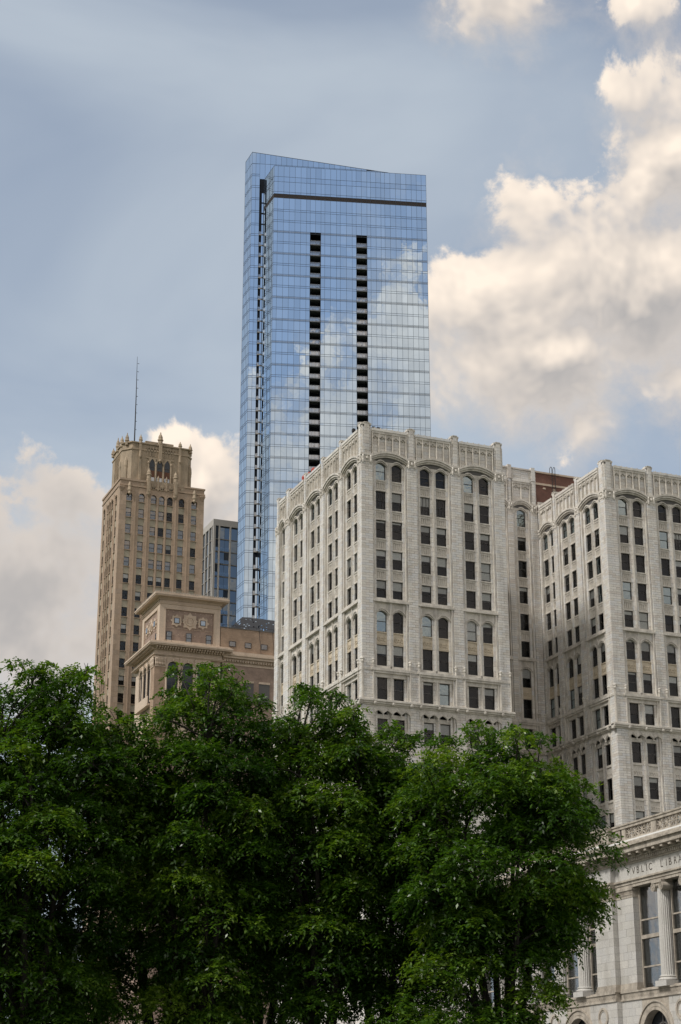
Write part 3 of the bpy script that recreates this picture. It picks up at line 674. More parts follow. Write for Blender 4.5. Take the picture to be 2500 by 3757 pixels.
# slab top: panes under the slope, visible above the main roof
tcols = [-5.6, -4.5, -3.4] + [-1.9 + 1.52 * k for k in range(24)]
tp = MB()
def tilt_quad(mb, fr, u0, u1, z0, z1, z1b=None, amp=0.0008, t=None):
    wa, wb, wc = (random.gauss(0, amp) for _ in range(3))
    zb = z1 if z1b is None else z1b
    h = (z1 - z0); q = [(u0, 0.02 + wa, z0), (u1, 0.02 + wb, z0), (u1, 0.02 + wb + wc * h, zb), (u0, 0.02 + wa + wc * h, z1)]
    mb.raw([mb.P(*p) for p in q], [(0, 1, 2, 3)], t)
tp.fr = FS
for u0, u1 in zip(tcols[:-1], tcols[1:]):
    tilt_quad(tp, FS, u0 + 0.03, u1 - 0.03, 261.5 if u0 < -4 else 261.5, stop(u0 + 0.03) - 0.08, stop(u1 - 0.03) - 0.08) if stop(u1) > 261.7 else None
    if u0 > -4: tilt_quad(tp, FS, u0 + 0.03, u1 - 0.03, 256.6, 261.4)
tp.fr = FSL
for u0, u1 in zip(sl2[:-1], sl2[1:]): tilt_quad(tp, FSL, u0 + 0.03, u1 - 0.03, 261.5, 265.0)
tp.build('crown_panes', M_MIRROR, GT, kind='stuff')
front = [p for p in panes if p[0] is FG and not p[5]]
front.sort(key=lambda p: -(p[3] > 225) * 1000 - p[3] * 0.01 + p[1] * 1e-4)
hero_ids = set(id(p) for p in front[:300])
rest = MB(); restS = MB()
for p in panes:
    fr, u0, u1, z0, z1, sp = p
    if id(p) in hero_ids:
        m = MB(); m.fr = fr; tilt_quad(m, fr, u0, u1, z0, z1); m.build('glass_pane', M_MIRROR, GT)
    else:
        m = restS if sp else rest; m.fr = fr; tilt_quad(m, fr, u0, u1, z0, z1)
rest.build('glass_pane', M_MIRROR, GT, kind='stuff'); restS.build('spandrel_pane', M_MIRRS, GT, kind='stuff')
body = MB()
body.fr = FG
a = MB()
def plan_poly(mb, pts, z0, z1): mb.fr = WORLD; mb.plan(pts, z0, z1)
def gp(fr, u, w): q = fpoint(fr, u, w, 0); return (q.x, q.y)
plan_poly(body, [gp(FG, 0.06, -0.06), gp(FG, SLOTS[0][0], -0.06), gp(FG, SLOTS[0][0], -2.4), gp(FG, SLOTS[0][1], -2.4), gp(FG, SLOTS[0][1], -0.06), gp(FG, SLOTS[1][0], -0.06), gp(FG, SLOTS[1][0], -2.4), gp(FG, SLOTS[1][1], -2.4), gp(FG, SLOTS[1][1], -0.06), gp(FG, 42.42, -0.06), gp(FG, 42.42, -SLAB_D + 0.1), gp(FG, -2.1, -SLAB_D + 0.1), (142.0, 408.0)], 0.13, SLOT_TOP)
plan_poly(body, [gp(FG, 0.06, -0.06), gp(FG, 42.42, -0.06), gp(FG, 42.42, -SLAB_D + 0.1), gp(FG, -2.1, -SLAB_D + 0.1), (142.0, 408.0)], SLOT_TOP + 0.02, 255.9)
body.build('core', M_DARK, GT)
sb = MB(); sb.fr = FS
sb.prism([(-5.57, 0.13), (42.4, 0.13), (42.4, stop(42.4) - 0.06), (-5.57, stop(-5.57) - 0.06)], -0.06, -6.2)
sb.build('rear_slab', M_DARK, GT)
rg = MB(); rg.fr = FS; rg.prism([(-5.57, 0.13), (42.4, 0.13), (42.4, stop(42.4) - 0.06), (-5.57, stop(-5.57) - 0.06)], -6.22, -6.3); rg.build('rear_glazing', mirror_glass('rear_glass', (0.38, 0.45, 0.53)), GT)
lou = MB()
for fr, us in ((FG, cols), (FGL, lcols)):
    lou.fr = fr
    for u0, u1 in zip(us[:-1], us[1:]):
        for k in range(6): lou.box(u0 + 0.05, u1 - 0.05, -0.05, 0.02, 246.06 + k * 0.2, 246.06 + k * 0.2 + 0.13)
lou.build('louver_band', M_LOUVER, GT)
def mull_v(fr, u, z0, z1):
    m = MB(); m.fr = fr; m.box(u - 0.032, u + 0.032, -0.05, 0.05, z0, z1); m.build('mullion', M_MULL, GT)
for u in cols:
    inn = any(a + 0.1 < u < b - 0.1 for a, b in SLOTS); mull_v(FG, u, SLOT_TOP if inn else 100, 256.05)
for u in lcols[1:]: mull_v(FGL, u, 100, 256.05)
for u in scols: mull_v(FS, u, 100, stop(u))
for u in sl2[1:]: mull_v(FSL, u, 100, 265.1)
for u in tcols[3:]: mull_v(FS, u, 256.4, stop(u))
def mull_h(fr, u0, u1, z, h=0.032):
    m = MB(); m.fr = fr; m.box(u0, u1, -0.04, 0.055, z - h, z + h); m.build('transom', M_MULL, GT)
for k, f in enumerate(FLOORS):
    for d in (0, -0.6):
        z = f + d
        if z > SLOT_TOP - 1: mull_h(FG, 0, 42.48, z)
        else:
            for u0, u1 in ((0, SLOTS[0][0]), (SLOTS[0][1], SLOTS[1][0]), (SLOTS[1][1], 42.48)):
                if z > 140: mull_h(FG, u0, u1, z)
edge = MB()
for f in FLOORS + SF[:4]:
    for d in (0, -0.6):
        for fr, us in ((FGL, lcols), (FSL, sl2), (FS, scols)):
            if f > 243 and fr is FGL: continue
            edge.fr = fr; edge.box(us[0], us[-1], -0.04, 0.05, f + d - 0.04, f + d + 0.04)
edge.build('transom', M_MULL, GT, kind='stuff')
sg = MB(); sg.fr = FS
for k, f in enumerate([249.2, 245.9] + FLOORS[:-1]):
    tilt_quad(sg, FS, -2.72, -2.25, f - 0.25, f + 2.6)
for i, vv in enumerate(sg.v): sg.v[i] = (vv[0] + NR[0] * 0.4, vv[1] + NR[1] * 0.4, vv[2])
sg.build('slot_glass', M_MIRRS, GT, kind='stuff')
for z in (252.68, 251.1, 247.94, 247.28, 256.03, 246.0): mull_h(FG, 0, 42.48, z); mull_h(FGL, 0.02, 8.2, z)
mull_h(FS, -5.6, 30, 261.45); mull_h(FSL, 0, 5.88, 261.45); mull_h(FSL, 0, 5.88, 265.1)
cp = MB(); cp.fr = FS; cp.prism([(-5.65, 265.02), (42.5, stop(42.5) - 0.08), (42.5, stop(42.5) + 0.04), (-5.65, 265.14)], 0.06, -6.3); cp.build('coping', M_MULL, GT)
# white ledges running past every other balcony floor
led = MB(); led.fr = FG
for k, f in enumerate(FLOORS):
    if k >= 2 and k % 2 == 0 and f > 150:
        for u0, u1 in ((0.05, SLOTS[0][0]), (SLOTS[0][1], SLOTS[1][0]), (SLOTS[1][1], 42.4)): led.box(u0, u1, 0.056, 0.10, f - 0.36, f - 0.26)
led.build('ledge', M_STEEL, GT)
# balconies in the slots
for si, (a, b) in enumerate(SLOTS):
    for k, f in enumerate(FLOORS):
        if f > SLOT_TOP - 1.0 or f < 140: continue
        s = MB(); s.fr = FG; s.box(a + 0.03, b - 0.03, -2.38, 0.03, f - 0.52, f - 0.27); o = s.build('balcony', M_SLAB, GT)
        g = MB(); g.fr = FG
        for q in range(2):
            x0 = a + 0.06 + q * (b - a - 0.12) / 2; x1 = x0 + (b - a - 0.12) / 2 - 0.04
            g.raw([g.P(x0, -0.03, f - 0.2), g.P(x1, -0.03, f - 0.2), g.P(x1, -0.03, f + 0.8), g.P(x0, -0.03, f + 0.8)], [(0, 1, 2, 3)])
        g.build('balustrade_glass', M_RAIL, o)
        r = MB(); r.fr = FG; r.box(a + 0.03, b - 0.03, -0.06, 0.0, f + 0.8, f + 0.86); r.box((a + b) / 2 - 0.02, (a + b) / 2 + 0.02, -0.06, 0, f - 0.27, f + 0.8); r.build('handrail', M_STEEL, o)
        wnd = MB(); wnd.fr = FG
        for q in range(3):
            x0 = a + 0.1 + q * (b - a - 0.2) / 3; wnd.box(x0, x0 + (b - a - 0.2) / 3 - 0.08, -2.39, -2.36, f - 0.2, f + 1.9)
        wnd.build('balcony_door', M_FGLASS, o)
        if random.random() < 0.5:
            c = MB(); c.fr = FG; x = random.uniform(a + 0.5, b - 0.9); c.box(x, x + 0.5, -1.3, -0.8, f + 0.1, f + 0.2); c.box(x, x + 0.5, -1.35, -1.28, f + 0.2, f + 0.7)
            for dx in (0.02, 0.42):
                for dw in (-1.28, -0.86): c.box(x + dx, x + dx + 0.05, dw, dw + 0.05, f - 0.27, f + 0.1)
            c.build('balcony_chair', M_BLACK, o)
# stepped balconies in the side slot between main volume and rear slab
for k, f in enumerate(FLOORS):
    if f > 240: continue
    s = MB(); s.fr = FS; s.box(-3.35, -2.3, -1.5, 0.35, f - 0.55, f - 0.3); o = s.build('side_balcony', M_CONC, GT)
    r = MB(); r.fr = FS; r.box(-3.35, -2.35, 0.28, 0.32, f - 0.3, f + 0.55); r.build('balustrade_glass', M_RAIL, o)

# ================================================================== FAR APARTMENT TOWER
FT = thing('apartment_tower', 'grey concrete frame and glass apartment tower between the stone tower and glass skyscraper', 'building', (145, 447, 0))
FFR = frame(139.75, 440, (1, 0), (0, -1)); FFL = frame(139.75, 440, (0, 1), (-1, 0))
m = MB(); m.box(140.0, 156, 440.4, 455, 0.13, 164.6); m.build('core', M_FGLASD, FT)
m = MB(); m.box(139.7, 156.1, 439.95, 455.1, 163.3, 165.15); m.build('parapet', M_CONC, FT)
fl = [163.2 - 3.62 * k for k in range(24)]
for z in fl[1:]:
    m = MB(); m.box(139.78, 156, 440.05, 455, z - 0.28, z); m.build('floor_slab', plain('slab_edge', (0.20, 0.195, 0.19), 0.8) if z == fl[1] else bpy.data.materials['slab_edge'], FT)
for u0, u1 in ((0.0, 0.62), (1.55, 1.95), (4.75, 5.2), (9.0, 9.5), (13, 13.5)):
    m = MB(); m.fr = FFR; m.box(u0, u1, -0.5, 0.12, 0.13, 163.3); m.build('column', M_CONC, FT)
for u0, u1 in ((0.9, 1.3), (3.6, 4.1), (6.8, 7.3), (10.0, 10.5)):
    m = MB(); m.fr = FFL; m.box(u0, u1, -0.5, 0.12, 0.13, 163.3); m.build('column', M_CONC, FT)
for k, z in enumerate(fl[1:]):
    for u0, u1 in ((0.66, 1.5), (2.0, 3.3), (3.36, 4.7), (5.25, 7.0), (7.05, 8.95)):
        open_ = u0 < 4.8 and k > 0
        m = MB(); m.fr = FFR; w = -1.6 if open_ and random.random() < 0.6 else -0.2
        tilt_quad(m, FFR, u0, u1, z + 0.05, z + 3.25, amp=0.02); me = m
        for i, vv in enumerate(me.v): me.v[i] = (vv[0] - FFR[4] * 0.25, vv[1] + 0.25, vv[2])
        me.build('window', M_FGLASS if random.random() < 0.55 or u0 > 5 else M_FGLASD, FT)
        if open_ and u1 < 5:
            g = MB(); g.fr = FFR; g.box(u0, u1, -0.06, -0.03, z + 0.02, z + 1.05); g.build('balcony_rail', M_RAIL, FT)
    for u0, u1 in ((1.35, 3.55), (4.15, 6.75), (7.35, 9.95)):
        m = MB(); m.fr = FFL; m.box(u0 + 0.1, u1 - 0.1, -0.3, -0.22, z + 0.05, z + 3.25); m.build('window', M_FGLASS if random.random() < 0.5 else M_FGLASD, FT)

# ================================================================== STONE TOWER
ST = thing('stone_tower', 'tan limestone office tower with gothic crown, pinnacles and a thin mast', 'tower', (85.9, 309.5, 0))
FW = frame(77.55, 303, (1, 0), (0, -1)); FWL = frame(77.55, 303, (0, 1), (-1, 0))
wu = [1.86, 4.32, 6.63, 8.24, 9.86, 12.17, 14.67]; wl = [2.55, 5.3, 6.85, 8.4, 11.2]
sb_ = MB(); sp_ = MB(); st = MB(); stc = MB()
srows = [(115.63, 1.75)] + [(114.31 - 1.87 - 3.262 * k, 1.87) for k in range(15)]
ZS = 62.0
def stone_face(fr, wins, width, wd=1.13, start=0.0):
    edges = [start] + [e for x in wins for e in (x - wd / 2, x + wd / 2)] + [width]
    for i in range(0, len(edges), 2):
        a, b = edges[i], edges[i + 1]; n = 58; h = (118.6 - ZS) / n; sb_.fr = fr
        for k in range(n):
            j = (0.0 if b - a < 1.1 else 0.12 * (k % 2))
            if b - a > 1.1:
                s = a + (b - a) * (0.4 if k % 2 else 0.62); sb_.box(a, s - 0.008, -0.4, 0.0, ZS + k * h + 0.012, ZS + (k + 1) * h); sb_.box(s, b, -0.4, 0.003, ZS + k * h + 0.012, ZS + (k + 1) * h)
            else: sb_.box(a, b, -0.4, 0.0, ZS + k * h + 0.012, ZS + (k + 1) * h)
        if 0 < i < len(edges) - 2:
            st.fr = fr; st.box((a + b) / 2 - 0.09, (a + b) / 2 + 0.09, 0.0, 0.10, ZS, 117.8)
    for x in wins:
        for k, (z0, ht) in enumerate(srows):
            zt = z0 - 0.0; zb = srows[k + 1][0] + srows[k + 1][1] if k + 1 < len(srows) else ZS
            p = MB(); p.fr = fr; p.box(x - wd / 2, x + wd / 2, -0.4, -0.14, zb, zt - 0.06); p.build('spandrel_panel', M_SPAN, ST)
            st.fr = fr; st.box(x - wd / 2 - 0.05, x + wd / 2 + 0.05, -0.2, 0.05, zt - 0.06, zt + 0.04)
            arch = k == 0
            window(ST, fr, x, -0.26, z0 + 0.04, wd, ht - 0.04, M_FRAME, M_GLASSW if k < 5 and random.random() < 0.85 else M_GLASS, None if random.random() < 0.75 else 0.5, tilt=0.7, bar=0.10)
            if arch:
                us = lin(x - wd / 2, x + wd / 2, 11); st.plate(us, [z0 + ht - 0.55 + 0.55 * math.sqrt(max(0, 1 - ((u - x) / (wd / 2)) ** 2)) for u in us], [118.5] * 11, 0.0, -0.35)
                st.ring(x, z0 + ht - 0.55, wd / 2, wd / 2 + 0.16, 0.08, -0.1, 12, 0, math.pi)
stone_face(FW, wu, 16.65); stone_face(FWL, wl, 13.0, start=0.4)
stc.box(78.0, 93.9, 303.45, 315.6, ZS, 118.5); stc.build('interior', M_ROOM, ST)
b_ = MB(); b_.box(77.55, 94.2, 303, 316, 0.13, ZS); b_.build('base', M_LIME, ST)
sw = MB(); sw.box(77.7, 94.1, 315.5, 315.9, ZS, 118.5); sw.box(93.85, 94.18, 303.45, 315.45, ZS, 118.5); sw.build('wall', M_LIME, ST)
sb_.build('limestone_block', M_LIME, ST, kind='stuff')
# parapet, cornice
st.fr = FW; st.box(-0.12, 16.8, -0.6, 0.12, 118.6, 118.9); st.box(0.0, 16.65, -0.6, 0.0, 118.9, 119.7); st.box(-0.15, 4.9, -0.7, 0.15, 119.7, 120.1); st.box(12.6, 16.8, -0.7, 0.15, 119.7, 120.0)
st.fr = FWL; st.box(0.7, 13.1, -0.6, 0.12, 118.6, 118.9); st.box(0.7, 13.0, -0.6, 0.0, 118.9, 119.7); st.box(0.8, 13.1, -0.7, 0.15, 119.7, 120.1)
for a_ in (0.3, 16.3):                                   # corner brackets
    st.fr = FW
    for q in range(4): st.box(a_ - 0.5 + q * 0.08, a_ + 0.5 - q * 0.08, -0.3, 0.32 - q * 0.07, 118.2 - q * 0.22, 118.42 - q * 0.22)
st.build('ashlar_trim', M_LIME, ST, kind='stuff')
og = MB(); og.fr = FW
def pinnacle(mb, u, w, z0, z1, r=0.3):
    h = z1 - z0
    mb.lathe(u, w, [(r, z0), (r, z0 + h * 0.28), (r * 1.3, z0 + h * 0.32), (r * 1.3, z0 + h * 0.40), (r * 0.95, z0 + h * 0.45), (r * 1.0, z0 + h * 0.6), (r * 0.6, z0 + h * 0.75), (r * 0.22, z0 + h * 0.86), (r * 0.3, z0 + h * 0.9), (0.02, z1)], 8, flute=0.12)
for u in (5.55, 10.85):                                  # shafts on the parapet
    og.box(u - 0.36, u + 0.36, -0.5, 0.35, 117.4, 120.6); og.box(u - 0.2, u + 0.2, 0.35, 0.45, 117.9, 120.3); og.lathe(u, 0.3, [(0.05, 116.9), (0.3, 117.3), (0.36, 117.6)], 8)
    pinnacle(og, u, -0.05, 120.6, 122.9, 0.42)
for u in (7.4, 9.05): og.box(u - 0.14, u + 0.14, -0.3, 0.18, 118.4, 120.4); pinnacle(og, u, 0.0, 120.4, 121.5, 0.2)
for u in (6.5, 8.22, 9.95):                              # shields
    og.prism([(u - 0.42, 119.6), (u + 0.42, 119.6), (u + 0.4, 118.9), (u, 118.35), (u - 0.4, 118.9)], 0.0, 0.12); og.box(u - 0.06, u + 0.06, 0.12, 0.18, 118.5, 119.6); og.box(u - 0.36, u + 0.36, 0.12, 0.17, 119.1, 119.22)
    og.ring(u, 119.0, 0.52, 0.62, 0.0, 0.1, 14)
for u in (4.32, 12.17):
    og.ring(u, 118.6, 0.35, 0.5, 0.0, 0.1, 12, 0, math.pi); og.prism([(u - 0.5, 119.5), (u + 0.5, 119.5), (u, 118.6)], 0.02, 0.09)
og.box(5.0, 12.6, -0.3, 0.02, 119.7, 120.25)
for u in (1.86, 14.67):                                  # carved canopies over the end windows
    og.lathe(u, 0.1, [(0.05, 116.8), (0.38, 117.1), (0.3, 117.5), (0.44, 117.8), (0.34, 118.4), (0.42, 118.7), (0.25, 119.2), (0.05, 119.5)], 8, flute=0.15)
# crown
CR = [(79.8, 304.0), (91.0, 304.0), (92.0, 305.2), (92.0, 313.0), (91.0, 314.2), (79.8, 314.2), (78.3, 312.6), (78.3, 305.6)]
crown = MB(); crown.plan(CR, 119.2, 126.6); crown.plan([(x + (0.12 if x < 85 else -0.12) * -1, y + (0.12 if y < 309 else -0.12) * -1) for x, y in CR], 126.6, 126.9)
crown.plan([(x + (0.1 if x < 85 else -0.1), y + (0.1 if y < 309 else -0.1)) for x, y in CR], 126.9, 128.0); crown.plan([(x + (0.12 if x < 85 else -0.12) * -1, y + (0.12 if y < 309 else -0.12) * -1) for x, y in CR], 128.0, 128.25)
crown.box(82.6, 88.2, 304.6, 312, 128.25, 128.95); crown.build('crown', M_LIMED, ST)
FC = frame(77.55, 304.0, (1, 0), (0, -1))
aw = MB(); ag = MB(); ab = MB(); al = MB(); og.fr = FC
for x in (83.9, 85.4, 86.9):
    u = x - 77.55
    us = lin(u - 0.5, u + 0.5, 13); zt = [124.3 + 0.75 * (1 - (abs(q - u) / 0.5) ** 1.6) for q in us]
    g1 = MB(FC); g1.plate(us, [122.75] * 13, zt, 0.03, -0.1); wo = g1.build('arched_window', M_FGLASD, ST)
    g2 = MB(FC); g2.box(u - 0.5, u + 0.5, -0.1, 0.035, 121.4, 122.74); g2.build('brown_panel', plain('rust_panel', (0.13, 0.055, 0.03), 0.7), wo)
    g3 = MB(FC); g3.box(u - 0.5, u + 0.5, -0.1, 0.032, 120.2, 121.38); g3.build('pane', M_FGLASS, wo)  # added mirror panel, stands in for sky seen through the open arch
    g4 = MB(FC); g4.box(u - 0.5, u + 0.5, 0.03, 0.07, 123.3, 123.4); g4.build('glazing_bar', M_FRAME, wo)
    og.plate(lin(u - 0.68, u + 0.68, 15), [124.3 + 0.78 * max(0, 1 - (abs(q - u) / 0.52) ** 1.6) if abs(q - u) < 0.52 else 123.9 for q in lin(u - 0.68, u + 0.68, 15)], [125.3] * 15, 0.16, 0.0)
for u in (5.6, 7.1, 8.6, 10.1):
    og.lathe(u, 0.12, [(0.2, 120.2), (0.14, 120.5), (0.14, 123.9), (0.26, 124.2), (0.2, 124.5)], 8)
og.box(5.2, 10.6, 0.0, 0.14, 125.1, 125.35)
for k in range(10):
    u = 5.35 + k * 0.56
    if abs(u - 7.85) > 0.4: og.box(u - 0.05, u + 0.05, 0.0, 0.12, 125.6, 127.6); og.ring(u + 0.28, 127.2, 0.14, 0.24, 0.0, 0.1, 8, 0, math.pi)
og.box(7.55, 8.15, 0.0, 0.3, 124.8, 128.6); og.lathe(7.85, 0.2, [(0.05, 124.3), (0.35, 124.8), (0.3, 125.1)], 8); pinnacle(og, 7.85, -0.1, 128.3, 131.0, 0.45)
for u, w, za, zb in ((3.9, 0.05, 124.0, 129.9), (11.8, 0.05, 124.0, 129.5)):
    og.box(u - 0.22, u + 0.22, -0.3, 0.22, 119.5, 128.2); pinnacle(og, u, w, 128.0, zb, 0.32); og.lathe(u, 0.2, [(0.05, za + 0.7), (0.28, za + 1.1), (0.22, za + 2.4)], 8)
for x, y, zb in ((79.0, 304.9, 130.2), (78.35, 306.2, 129.9), (78.3, 312.3, 129.6), (91.6, 304.6, 129.6), (92.0, 306.0, 129.6), (92.0, 312.6, 129.6), (79.9, 314.1, 129.8), (91.0, 314.1, 129.8), (85, 314.2, 130.4), (78.3, 309, 130.6)):
    u = x - 77.55; w = 304.0 - y
    og.lathe(u, w, [(0.34, 119.2), (0.34, 123.0), (0.42, 123.4), (0.36, 124.4), (0.1, 125.2)], 8) if y < 307 else None
    pinnacle(og, u, w, 127.6, zb, 0.36)
og.fr = frame(78.3, 303, (0, 1), (-1, 0))
for u in (4.0, 5.0, 6.0, 7.0): og.box(u - 0.12, u + 0.12, 0.0, 0.2, 120, 126.3); og.box(u + 0.15, u + 0.85, 0.005, 0.02, 121, 124.5, 0.0)
og.build('carved_ornament', M_LIMED, ST, kind='stuff')
ms = MB(); ms.tube([(80.75, 306, 128.2), (80.7, 306, 138), (80.6, 306, 147.0)], [0.13, 0.09, 0.03], 6); mast = ms.build('mast', M_BLACK, ST)
for k in range(9):
    r = MB(); z = 131.5 + k * 1.75; r.box(80.7, 81.05, 305.97, 306.03, z, z + 0.07); r.build('mast_step', M_BLACK, mast)

# ================================================================== CREAM CLUB BUILDING
CB = thing('club_building', 'cream terracotta building with deep cornices, star windows and arched loggia before the stone tower', 'building', (88, 278, 0))
ZO = lambda z: (z - 1.7) * 1.0404 + 1.7
F3 = frame(77.55, 272.6, (1, 0), (0, -1)); F3L = frame(77.55, 272.6, (0, 1), (-1, 0))     # attic storey
F4 = frame(76.75, 271.8, (1, 0), (0, -1)); F4L = frame(76.75, 271.8, (0, 1), (-1, 0))     # main body
m = MB(); m.fr = F3
for u0, u1, z0, z1 in ((0, 1.0, 79.9, 87.8), (9.56, 10.67, 79.9, 87.8), (1.0, 9.56, 85.95, 87.8)): m.box(u0, u1, -0.5, 0, z0, z1)
m.box(1.0, 9.56, -0.5, -0.02, 79.9, 80.55)
m.fr = F3L
for u0, u1, z0, z1 in ((0.5, 1.35, 79.9, 87.8), (9.3, 10.6, 79.9, 87.8), (1.35, 9.3, 85.95, 87.8)): m.box(u0, u1, -0.5, 0, z0, z1)
m.fr = WORLD; m.box(78.1, 88.2, 273.1, 283.1, 79.9, 87.75); m.build('attic_wall', M_CREAM, CB)
m = MB()
for fr, a, b in ((F3, 1.0, 9.56), (F3L, 1.35, 9.3)):
    m.fr = fr; m.box(a, b, -0.45, -0.14, 80.55, 85.95)
m.build('brick_panel', M_BRICKD, CB)
tr = MB()
for fr, a, b, s0, s1 in ((F3, 1.0, 9.56, -0.1, 10.8), (F3L, 1.35, 9.3, 0.1, 10.7)):
    tr.fr = fr
    for u0, u1, z0, z1 in ((a - 0.12, a + 0.06, 80.5, 86.1), (b - 0.06, b + 0.12, 80.5, 86.1), (a, b, 85.9, 86.1)): tr.box(u0, u1, -0.2, 0.07, z0, z1)
    tr.box(s0 - (0.0 if fr is F3 else 0), s1, 0.0, 0.12, 86.75, 86.95); tr.box(s0, s1, 0, 0.2, 86.95, 87.1)
    for k in range(9):                                   # small bosses in the brick diaper
        for zz in (81.6, 82.7, 83.8, 84.9, 85.6): tr.box(a + (b - a) * (k + 0.5) / 9 - 0.06, a + (b - a) * (k + 0.5) / 9 + 0.06, -0.14, -0.05, zz - 0.06, zz + 0.06)
    for zz in (82.7,): tr.box(a + 0.1, b - 0.1, -0.14, -0.09, zz - 0.02, zz + 0.02)
tr.build('attic_trim', M_CREAM, CB, kind='stuff')
def star(fr, u, z, r, nm, win=True, n=8, w=0.02):
    pts = []
    for k in range(2 * n):
        a = math.pi * k / n; rr = r * (1.0 if k % 2 == 0 else 0.74); pts.append((u + rr * math.cos(a), z + rr * math.sin(a)))
    m = MB(fr); m.prism(pts, -0.2, w); o = m.build(nm, M_CREAM, CB)
    if win:
        f = MB(fr); f.box(u - 0.46, u + 0.46, w, w + 0.05, z - 0.48, z + 0.48); f.build('window_frame', M_FRAME, o)
        g = MB(fr); g.box(u - 0.36, u + 0.36, w + 0.05, w + 0.055, z - 0.38, z + 0.38); g.build('pane', M_FGLASS, o)
    else:
        f = MB(fr); f.lathe(u, w, [(0.01, z)], 3) if False else None
        f.ring(u, z, 0.62, 0.78, w, w + 0.12, 20); f.ring(u, z, 0.30, 0.42, w, w + 0.14, 14)
        f.prism([(u - 0.3, z - 0.75), (u + 0.3, z - 0.75), (u + 0.38, z), (u + 0.28, z + 0.8), (u - 0.28, z + 0.8), (u - 0.38, z)], w, w + 0.1); f.box(u - 0.4, u + 0.4, w, w + 0.17, z + 0.62, z + 0.74)
        f.build('shield', M_CREAM, o)
    return o
star(F3, 3.0, 84.0, 1.12, 'star_window'); star(F3, 5.3, 84.05, 1.55, 'medallion', False); star(F3, 7.6, 84.0, 1.12, 'star_window')
star(F3L, 3.0, 83.9, 1.0, 'star_window'); star(F3L, 5.3, 84.0, 1.4, 'medallion', False); star(F3L, 7.6, 83.9, 1.0, 'star_window')
for u in (1.75, 5.2, 8.7): window(CB, F3, u, -0.08, 80.3, 0.95, 1.75, M_FRAME, M_GLASSW, None, rail=0.5)
window(CB, F3L, 2.0, -0.08, 80.3, 0.9, 1.75, M_FRAME, M_GLASSW, None, rail=0.5)
def cornice(name, x0, y0, x1, y1, steps, mat=M_CREAM):     # stacked rings: (projection, z0, z1)
    m = MB()
    for p, z0, z1 in steps: m.box(x0 - p, x1 + p, y0 - p, y1 + p, z0, z1)
    return m.build(name, mat, CB)
cornice('upper_cornice', 77.55, 272.6, 88.25, 283.2, [(0.15, 87.45, 87.7), (0.3, 87.7, 87.85), (1.1, 87.85, 88.05), (1.2, 88.05, 88.3), (1.05, 88.3, 88.4), (0.9, 88.4, 88.6)])
ant = MB(); ant.fr = F3
for k in range(36): ant.box(-1.1 + k * 0.36, -0.92 + k * 0.36, 0.92, 1.05, 88.4, 88.68)
ant.fr = F3L
for k in range(34): ant.box(-1.0 + k * 0.36, -0.82 + k * 0.36, 0.92, 1.05, 88.4, 88.68)
ant.build('antefix_row', M_LIBT, CB, kind='stuff')
cornice('main_cornice', 76.75, 271.8, 88.6, 285.0, [(0.1, 77.5, 77.65), (0.25, 77.65, 77.75), (0.3, 78.85, 79.05), (1.25, 79.05, 79.25), (1.35, 79.25, 79.5), (1.15, 79.5, 79.62), (0.9, 79.62, 79.82)])
m = MB(); m.box(77.25, 88.3, 272.3, 285, 60, 77.5); m.box(76.78, 88.4, 271.83, 285, 77.6, 78.9); m.build('frieze', M_CREAM, CB)
mod = MB(); mod.fr = F4
for k in range(26): mod.box(0.0 + k * 0.46, 0.24 + k * 0.46, 0.0, 0.9, 78.72, 79.0); mod.box(0.0 + k * 0.46, 0.24 + k * 0.46, 0.0, 0.5, 78.5, 78.72)
mod.fr = F4L
for k in range(28): mod.box(0.05 + k * 0.46, 0.29 + k * 0.46, 0.0, 0.9, 78.72, 79.0); mod.box(0.05 + k * 0.46, 0.29 + k * 0.46, 0.0, 0.5, 78.5, 78.72)
mod.build('modillion_row', M_CREAM, CB, kind='stuff')
# loggia: brick corner pier, arched windows
m = MB(); m.fr = F4; m.box(0.0, 1.95, -0.6, 0.0, 60, 75.6); m.fr = F4L; m.box(0.6, 1.9, -0.6, 0.0, 60, 75.6); m.build('brick_pier', M_BRICK, CB)
lg = MB()
def loggia(fr, u, z0=70.0):
    hw = 0.9; sp = 75.75
    g = MB(fr); us = lin(u - hw, u + hw, 17); g.plate(us, [z0] * 17, [sp + math.sqrt(max(0, hw * hw - (q - u) ** 2)) for q in us], -0.3, -0.35); o = g.build('arched_window', M_FGLASD, CB)
    f = MB(fr); f.box(u - hw, u + hw, -0.3, -0.24, sp - 0.08, sp + 0.04); f.box(u - hw, u - hw + 0.07, -0.3, -0.24, z0, sp); f.box(u + hw - 0.07, u + hw, -0.3, -0.24, z0, sp); f.box(u - 0.03, u + 0.03, -0.3, -0.25, z0, sp + 0.8)
    for k in range(6): f.box(u - hw, u + hw, -0.3, -0.27, z0 + 0.6 + k * 0.7, z0 + 0.64 + k * 0.7)
    f.build('window_frame', M_FRAMEG, o)
    lg.fr = fr; lg.ring(u, sp, hw, hw + 0.26, 0.08, -0.3, 20, 0, math.pi); lg.ring(u, sp, hw + 0.26, hw + 0.36, 0.14, -0.1, 20, 0, math.pi); lg.box(u - 0.14, u + 0.14, 0.0, 0.22, sp + hw, sp + hw + 0.5)
    us = lin(u - 1.32, u + 1.32, 23); lg.plate(us, [sp + (math.sqrt(hw * hw - (q - u) ** 2) if abs(q - u) < hw else 0.0) for q in us], [77.5] * 23, -0.02, -0.5)
    for s in (-1, 1): lg.lathe(u + s * (hw + 0.2), -0.05, [(0.2, z0), (0.17, z0 + 0.3), (0.16, sp - 0.4), (0.26, sp - 0.1), (0.26, sp)], 10)
for u in (3.15, 5.75, 8.35): loggia(F4, u)
